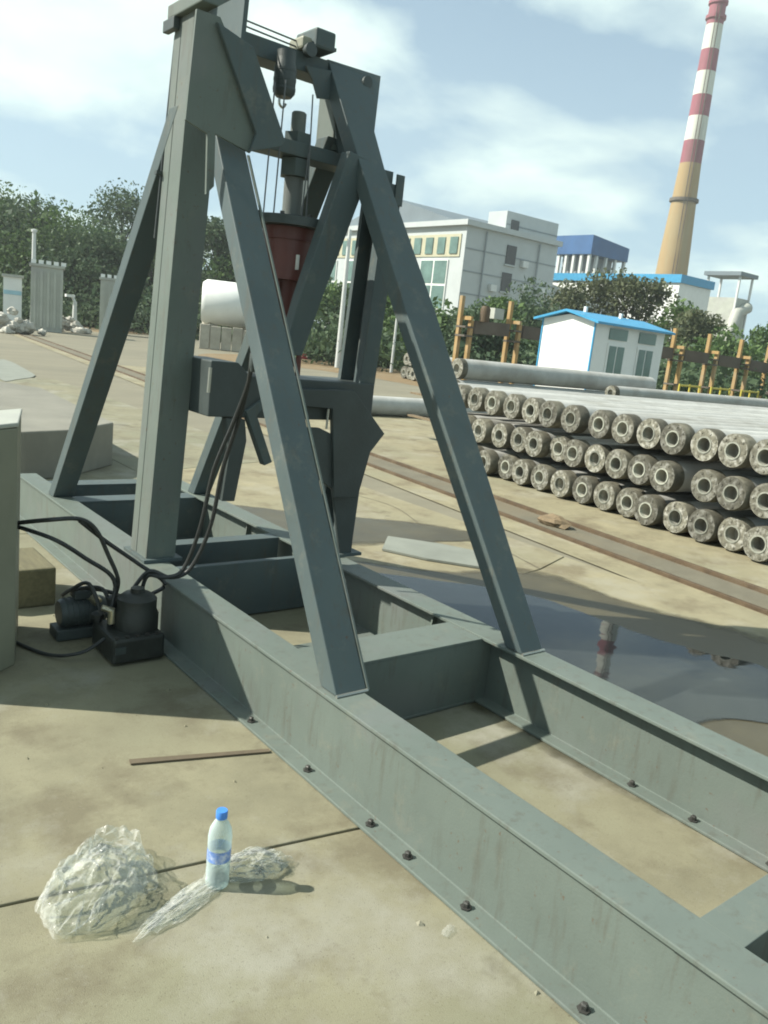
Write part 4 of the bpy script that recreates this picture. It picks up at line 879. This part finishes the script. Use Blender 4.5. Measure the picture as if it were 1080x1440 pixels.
for i, (u, D) in enumerate(((968, 33), (1012, 34.5), (1054, 36))):
    q = far(u, 555, D)
    t = thing('guard_rail', (q[0], q[1], 0), 'low yellow guard rail beside the %s yellow post right of the shed' % ordw[i], 'rail', 'yellow guard rails')
    q = np.array([q[0], q[1], 0]); s_ = np.array([0.85, 0.1, 0])
    for z in (0.55, 0.95): B().tube([q-s_+[0, 0, z], q+s_+[0, 0, z]], 0.04, 6).build('bar', 'yrail', t)
    for k in (-1, 0, 1): B().tube([q+s_*k, q+s_*k+[0, 0, 1.0]], 0.04, 6).build('upright', 'yrail', t)

# ================================================================== LEFT BACKGROUND
def cabinet(u0, u1, vt, vb, m, label, rib=True, railtop=False, dep=1.6):
    q0, q1 = gnd(u0, vb), gnd(u1, vb); D = math.hypot(*q0[:2]); q1 = far(u1, vb+(u1-u0)*0.11, D)
    z = far((u0+u1)/2+3, vt, D)[2]
    t = thing('site_cabinet', (q0[0], q0[1], 0), label, 'cabinet')
    d = (q1-q0)[:2]; Lw = np.linalg.norm(d); d /= Lw; n_ = np.array([-d[1], d[0]])
    pt = lambda a, b, zz: (q0[0]+d[0]*a+n_[0]*b, q0[1]+d[1]*a+n_[1]*b, zz)
    bb = lambda a0, a1, b0, b1, z0, z1: B().hexa([pt(a0, b0, z0), pt(a1, b0, z0), pt(a1, b1, z0), pt(a0, b1, z0)], [pt(a0, b0, z1), pt(a1, b0, z1), pt(a1, b1, z1), pt(a0, b1, z1)])
    bb(0, Lw, 0, dep, 0, z).build('body', m, t)
    if rib:
        k = 0.12
        while k < Lw-0.1: bb(k, k+0.12, -0.06, -0.002, 0.2, z-0.2).build('rib', m, t); k += 0.3
    bb(-0.08, Lw+0.08, -0.08, dep+0.08, z+0.003, z+0.12).build('lid', 'cabgrey', t)
    if railtop:
        for k in range(5): bb(Lw*k/4.3, Lw*k/4.3+0.22, 0.05, 0.3, z+0.13, z+0.3).build('lug', 'white', t)
    return t, bb, Lw, z
t, bb, Lw, z = cabinet(4, 30, 390, 460, 'white', 'white cabinet with a pale blue stripe at the far left edge', False)
bb(0.02, Lw-0.02, -0.02, -0.002, z*0.66, z*0.74).build('stripe', 'paleblue', t)
cabinet(42, 87, 376, 464, 'cabgrey', 'tall grey ribbed cabinet with white lugs on top beneath the trees', True, True)
cabinet(139, 178, 395, 468, 'cabgrey', 'grey-green ribbed cabinet standing alone left of the test frame', True, True)
def rock(c, s, seed):
    vs = []; fs = []; n1_, n2_ = 7, 10
    for i in range(n1_+1):
        th = math.pi*i/n1_
        for j in range(n2_):
            ph = 2*math.pi*j/n2_; d = Vector((math.sin(th)*math.cos(ph), math.sin(th)*math.sin(ph), math.cos(th)))
            k = 1+0.5*mnoise.noise(d*1.6+Vector((seed, 0, seed)))
            vs.append((c[0]+d.x*s[0]*k, c[1]+d.y*s[1]*k, max(-0.02, c[2]+d.z*s[2]*k)))
    for i in range(n1_):
        for j in range(n2_): fs.append((i*n2_+j, i*n2_+(j+1) % n2_, (i+1)*n2_+(j+1) % n2_, (i+1)*n2_+j))
    return vs, fs
def heap(u, v, w_, h_, m, label, n=26, mseed=0):
    q = gnd(u, v); t = thing('rubble_heap', (q[0], q[1], 0), label, 'heap')
    for i in range(n):
        a = rng.normal(0, w_*0.42, 2); s = rng.uniform(0.12, 0.34); zz = max(0, h_*(1-(np.hypot(*a)/w_)**1.2))*rng.random()
        vs, fs = rock((q[0]+a[0], q[1]+a[1]*0.6, zz+s*0.3), (s, s*0.9, s*0.7), i+mseed)
        B().add(vs, fs).build('stone', m, t)
heap(14, 468, 1.5, 0.9, 'rubble', 'heap of pale broken concrete at the left edge, before the cabinets', 30, 3)
heap(88, 466, 1.1, 0.8, 'rubble', 'small heap of pale rubble right of the tall ribbed cabinet', 22, 50)
heap(116, 458, 1.4, 0.8, 'dirt', 'low mound of reddish soil between the two ribbed cabinets', 22, 90)
vs, fs = rock((tx(5.62, 4.7), 4.7, 0.02), (0.10, 0.16, 0.07), 4.2)
o = B().add(vs, fs).build('mud_clod', 'timber'); tag(o, 'small dark clod of debris lying between the two rails', 'debris')
# yard lamp posts
def pole(u, vt, vb, D, label, r0=0.06, arm=None, name='lamp_post'):
    q = far(u, (vt+vb)/2, D); z = far(u, vt, D)[2]
    t = thing(name, (q[0], q[1], 0), label, 'pole')
    B().tube([(q[0], q[1], 0), (q[0], q[1], z)], [r0*1.2, r0*0.8], 10).build('pole_shaft', 'galv', t, True)
    if arm:
        B().tube([(q[0], q[1], z-0.05), (q[0]-arm*0.7, q[1]+arm*0.7, z+0.25)], r0*0.6, 8).build('arm', 'galv', t, True)
        B().box(q[0]-arm*0.7-0.35, q[0]-arm*0.7+0.1, q[1]+arm*0.7-0.12, q[1]+arm*0.7+0.12, z+0.2, z+0.34).build('lamp_head', 'white', t)
    else:
        B().lathe([(r0*1.3, z), (r0*1.3, z+0.12), (0.01, z+0.16)], (q[0], q[1], 0), 10).build('pole_cap', 'galv', t, True)
pole(47, 326, 455, 50, 'pale pole rising behind the tall ribbed cabinet', 0.12)
pole(484, 322, 500, 36, 'white lamp post seen just left of the right column', 0.10, 0.8)
pole(557, 428, 488, 37, 'thin white pole standing behind the far pile stack', 0.06)
pole(105, 424, 458, 47, 'short post with a pale head between the ribbed cabinets', 0.12, 0.15)
# white tank on a concrete wall
q0, q1 = gnd(283, 490), gnd(352, 497)
D = math.hypot(*q0[:2]); zw = far(310, 458, D)[2]; zt_ = far(310, 393, D)[2]
d = (far(372, 470, D)-far(280, 470, D))[:2]; Lw = np.linalg.norm(d); d /= Lw; n_ = np.array([-d[1], d[0]])
q0 = far(280, 470, D)
tk = thing('storage_tank', (q0[0], q0[1], 0), 'white horizontal storage tank raised behind a rough concrete wall', 'tank')
rt_ = (zt_-zw)/2
axis = [np.array([q0[0]+d[0]*s_+n_[0]*1.4, q0[1]+d[1]*s_+n_[1]*1.4, zw+rt_]) for s_ in (0, 0.2, Lw-0.2, Lw)]
B().tube(axis, [rt_*0.86, rt_, rt_, rt_*0.86], 28).build('tank_shell', 'white', tk, True)
for s_ in (0.5, Lw-0.7):
    a = q0[:2]+d*s_+n_*1.0; B().box(a[0]-0.1, a[0]+0.4, a[1], a[1]+0.8, 0, zw+rt_*0.4).build('saddle', 'wallconc', tk)
wl = thing('concrete_wall', (q0[0], q0[1], 0), 'rough low concrete wall in front of the white tank', 'wall')
for k in range(6):
    a0, a1 = q0[:2]+d*(Lw*k/6+0.02), q0[:2]+d*(Lw*(k+1)/6-0.02); th = n_*0.25
    z = zw-0.05+rng.normal(0, .04)
    B().hexa([(*a0, 0), (*a1, 0), (*(a1+th), 0), (*(a0+th), 0)], [(*a0, z), (*a1, z), (*(a1+th), z), (*(a0+th), z)]).build('wall_panel', 'wallconc', wl, bevel=0.03)
# low brown wall, hydrant, barrel
q0, q1 = gnd(432, 504), gnd(482, 510); D = math.hypot(*q0[:2]); q1 = far(482, 510, D); z = far(455, 476, D)[2]
o = B().hexa([(q0[0], q0[1], 0), (q1[0], q1[1], 0), (q1[0]+.2, q1[1]+.3, 0), (q0[0]+.2, q0[1]+.3, 0)], [(q0[0], q0[1], z), (q1[0], q1[1], z), (q1[0]+.2, q1[1]+.3, z), (q0[0]+.2, q0[1]+.3, z)]).build('low_wall', 'wallbrown', bevel=0.03); tag(o, 'dark brown low wall beyond the yard beside the red hydrant', 'wall')
q = far(428, 500, D-1.0); hyd = thing('fire_hydrant', (q[0], q[1], 0), 'red fire hydrant in front of the dark brown low wall', 'hydrant'); zz = far(428, 469, D-1)[2]
B().lathe([(0.17, 0), (0.17, 0.08), (0.11, 0.1), (0.11, zz*0.75), (0.14, zz*0.77), (0.13, zz*0.9), (0.04, zz)], (q[0], q[1], 0), 16).build('barrel', 'hydrant', hyd, True)
B().tube([(q[0]-0.2, q[1]-0.1, zz*0.62), (q[0]+0.2, q[1]+0.1, zz*0.62)], 0.06, 10).build('outlet', 'white', hyd, True)
q = far(478, 505, D-1.2); bl = thing('blue_drum', (q[0], q[1], 0), 'dark blue drum at the right end of the brown low wall', 'drum'); zz = far(478, 480, D-1.2)[2]
B().lathe([(0.24, 0), (0.25, 0.02), (0.25, zz*0.33), (0.265, zz*0.35), (0.25, zz*0.37), (0.25, zz*0.66), (0.265, zz*0.68), (0.25, zz*0.7), (0.25, zz-0.02), (0.24, zz)], (q[0], q[1], 0), 18).build('drum_shell', 'deepblue', bl, True)
B().lathe([(0.22, zz+0.001), (0.22, zz+0.03)], (q[0], q[1], 0), 18).build('drum_lid', 'deepblue', bl, True)

# ================================================================== TREES AND SHRUBS
def leafmesh(name, centers, m, size):
    n = len(centers); c = np.asarray(centers)
    a = rng.normal(size=(n, 3)); a /= np.linalg.norm(a, axis=1)[:, None]
    b = rng.normal(size=(n, 3)); b -= (a*b).sum(1)[:, None]*a; b /= np.linalg.norm(b, axis=1)[:, None]
    s = size*np.exp(rng.normal(-0.05, 0.38, (n, 1)))
    v = np.stack([c-a*s, c-b*s*0.55, c+a*s, c+b*s*0.55], 1).reshape(-1, 3)
    me = bpy.data.meshes.new(name); me.vertices.add(4*n); me.vertices.foreach_set('co', v.ravel())
    me.loops.add(4*n); me.loops.foreach_set('vertex_index', np.arange(4*n, dtype=np.int32))
    me.polygons.add(n); me.polygons.foreach_set('loop_start', np.arange(0, 4*n, 4, dtype=np.int32)); me.update(calc_edges=True)
    me.materials.append(M[m]); return me
def tree(u, vt, D, width, m, label, name='tree', leaf=0.2, nl=5000, trunk=0.3, low=0.15, clumps=34, pointed=0.0, vmid=None):
    q = far(u, (vt+480)/2 if vmid is None else vmid, D); H = far(u, vt, D)[2]
    t = thing(name, (q[0], q[1], 0), label, 'tree' if name == 'tree' else 'shrub', 'trees and shrubs around the yard')
    lean = rng.normal(0, 0.02, 2)*H
    tp = [(0, 0, 0), (lean[0]*.4, lean[1]*.4, H*0.35), (lean[0], lean[1], H*0.85)]
    b = B().tube(tp, [trunk, trunk*0.7, trunk*0.12], 8)
    me = b.mesh('trunk', 'bark', smooth=True); o = bpy.data.objects.new('trunk', me); COL.objects.link(o); o.parent = t
    cs = []; lb = B()
    for i in range(clumps):
        f = rng.uniform(low, 1.0); zz = H*f*0.96
        prof = math.sin(math.pi*min(1, max(0.0, ((f-low)/(1-low))*0.86+0.14)))**0.6 if not pointed else (1-(f-low)/(1-low))**pointed+0.08
        rr = width*0.5*prof*math.sqrt(rng.uniform(0.12, 1)); w_ = rng.uniform(0, 2*math.pi)
        c = np.array([rr*math.cos(w_), rr*math.sin(w_), zz]); cs.append((c, rng.uniform(0.6, 1.25)))
        if i % 3 == 0: lb.tube([(lean[0]*f*.5, lean[1]*f*.5, zz*0.7), c*np.array([.6, .6, 1])*np.array([1, 1, .93]), c], [trunk*0.25, trunk*0.14, trunk*0.05], 5)
    o = bpy.data.objects.new('limbs', lb.mesh('limbs', 'bark', smooth=True)); COL.objects.link(o); o.parent = t
    cr_ = width*0.115
    pts = []
    for c, k in cs:
        n = int(nl/clumps*k*k); pp = rng.normal(0, 1, (n, 3)); rad_ = np.linalg.norm(pp, axis=1)[:, None]
        pp = pp/rad_*np.minimum(rad_, 1.9)*np.array([cr_*k, cr_*k, cr_*k*0.75]); pp[:, 2] -= 0.0
        pts.append(c+pp)
    pts = np.concatenate(pts); pts = pts[pts[:, 2] > 0.05]
    o = bpy.data.objects.new('crown', leafmesh('crown', pts, m, leaf)); COL.objects.link(o); o.parent = t
    return t
T = [(-15, 270, 72, 11, 'leaf_mid', 'broad bright green tree at the left edge of the photo'),
     (38, 292, 70, 9.5, 'leaf_dark', 'dark green tree behind the white striped cabinet'),
     (85, 304, 68, 9, 'leaf_mid', 'rounded green tree behind the tall ribbed cabinet'),
     (122, 328, 64, 7, 'leaf_dark', 'dark tree between the two ribbed cabinets'),
     (168, 274, 72, 9, 'leaf_dark', 'tall dark feathery tree left of the left column'),
     (215, 330, 70, 6, 'leaf_mid', 'green tree glimpsed behind the left column'),
     (303, 312, 66, 5.5, 'leaf_dark', 'slim dark tree behind the white tank'),
     (345, 350, 66, 6, 'leaf_mid', 'green tree right of the white tank, behind the near strut')]
for u, vt, D, wdt, m, lb_ in T:
    tree(u, vt, D, wdt, m, lb_, nl=22000, leaf=0.115, trunk=0.3, low=0.05, clumps=60)
Sx = [(440, 395, 50, 5.0, 'leaf_dark', 'dark shrub behind the low brown wall', 9000),
      (475, 410, 48, 4.5, 'leaf_mid', 'green shrub beside the white lamp post', 9000),
      (530, 400, 46, 5, 'leaf_dark', 'dark leafy shrub behind the right column', 9000),
      (560, 428, 44, 4.5, 'leaf_mid', 'mid green shrub behind the thin white pole', 7500),
      (612, 436, 42, 4.5, 'leaf_mid', 'green shrub left of the first yellow post', 7500),
      (665, 446, 40, 4.0, 'leaf_dark', 'dark shrub just right of the first yellow post', 7500),
      (700, 428, 48, 4.6, 'leaf_mid', 'green shrub between the two left yellow posts', 7500),
      (748, 408, 52, 5.5, 'leaf_dark', 'dark shrub directly left of the shed roof', 9000),
      (790, 402, 56, 5.5, 'leaf_olive', 'olive shrub behind the left end of the shed roof', 9000),
      (838, 380, 58, 5.0, 'leaf_olive', 'tall feathery olive tree above the shed roof', 7500),
      (882, 366, 58, 4.6, 'leaf_olive', 'feathery olive tree before the white works hall', 6500),
      (915, 400, 58, 4.4, 'leaf_olive', 'loose olive shrub behind the right end of the shed', 6500),
      (955, 432, 56, 5, 'leaf_mid', 'green shrub behind the first yellow post right of the shed', 8000),
      (985, 438, 54, 4.6, 'leaf_olive', 'olive green shrub below the dust tower', 8000),
      (1030, 470, 50, 4.5, 'leaf_mid', 'low green shrub behind the yellow posts at right', 7500),
      (1075, 462, 60, 4.5, 'leaf_mid', 'green shrub at the right edge of the photo', 7500)]
for u, vt, D, wdt, m, lb_, n in Sx:
    tree(u, vt, D, wdt, m, lb_, name='shrub', nl=n, leaf=0.11, trunk=0.12, low=0.02, clumps=30, pointed=0.6 if m == 'leaf_olive' else 0)
# rough hedge growth along the far fence line
pts = []
for i in range(260):
    u = rng.uniform(400, 1100); q = far(u, 520, rng.uniform(37, 46)); h_ = rng.uniform(1.0, 2.4)
    n = 60; pts.append(np.array([q[0], q[1], h_*0.5])+rng.normal(0, 1, (n, 3))*np.array([0.6, 0.6, h_*0.3]))
for i in range(110):
    u = rng.uniform(-40, 380); q = far(u, 440, rng.uniform(56, 62)); h_ = rng.uniform(1.0, 3.4)
    n = 70; pts.append(np.array([q[0], q[1], h_*0.5])+rng.normal(0, 1, (n, 3))*np.array([0.9, 0.9, h_*0.3]))
pts = np.concatenate(pts); pts = pts[pts[:, 2] > 0]
hg = bpy.data.objects.new('undergrowth', leafmesh('undergrowth', pts, 'leaf_dark', 0.13)); COL.objects.link(hg)
tag(hg, 'tangled green undergrowth along the far edge of the yard', 'undergrowth'); hg['kind'] = 'stuff'

# ================================================================== AIR
hzb = B().box(-60, 330, -60, 330, -1.1, 95).build('haze', 'steel'); hzb['kind'] = 'stuff'; tag(hzb, 'thin pale summer haze hanging over the whole yard', 'haze')
hm_, ht, hb_ = newmat('thin_haze'); ht.nodes.remove(hb_)
pv = ht.nodes.new('ShaderNodeVolumePrincipled'); pv.inputs['Color'].default_value = (0.86, 0.93, 0.92, 1); pv.inputs['Density'].default_value = 0.0008; pv.inputs['Anisotropy'].default_value = 0.2
ht.links.new(pv.outputs[0], ht.nodes['Material Output'].inputs['Volume']); hzb.data.materials.clear(); hzb.data.materials.append(hm_)
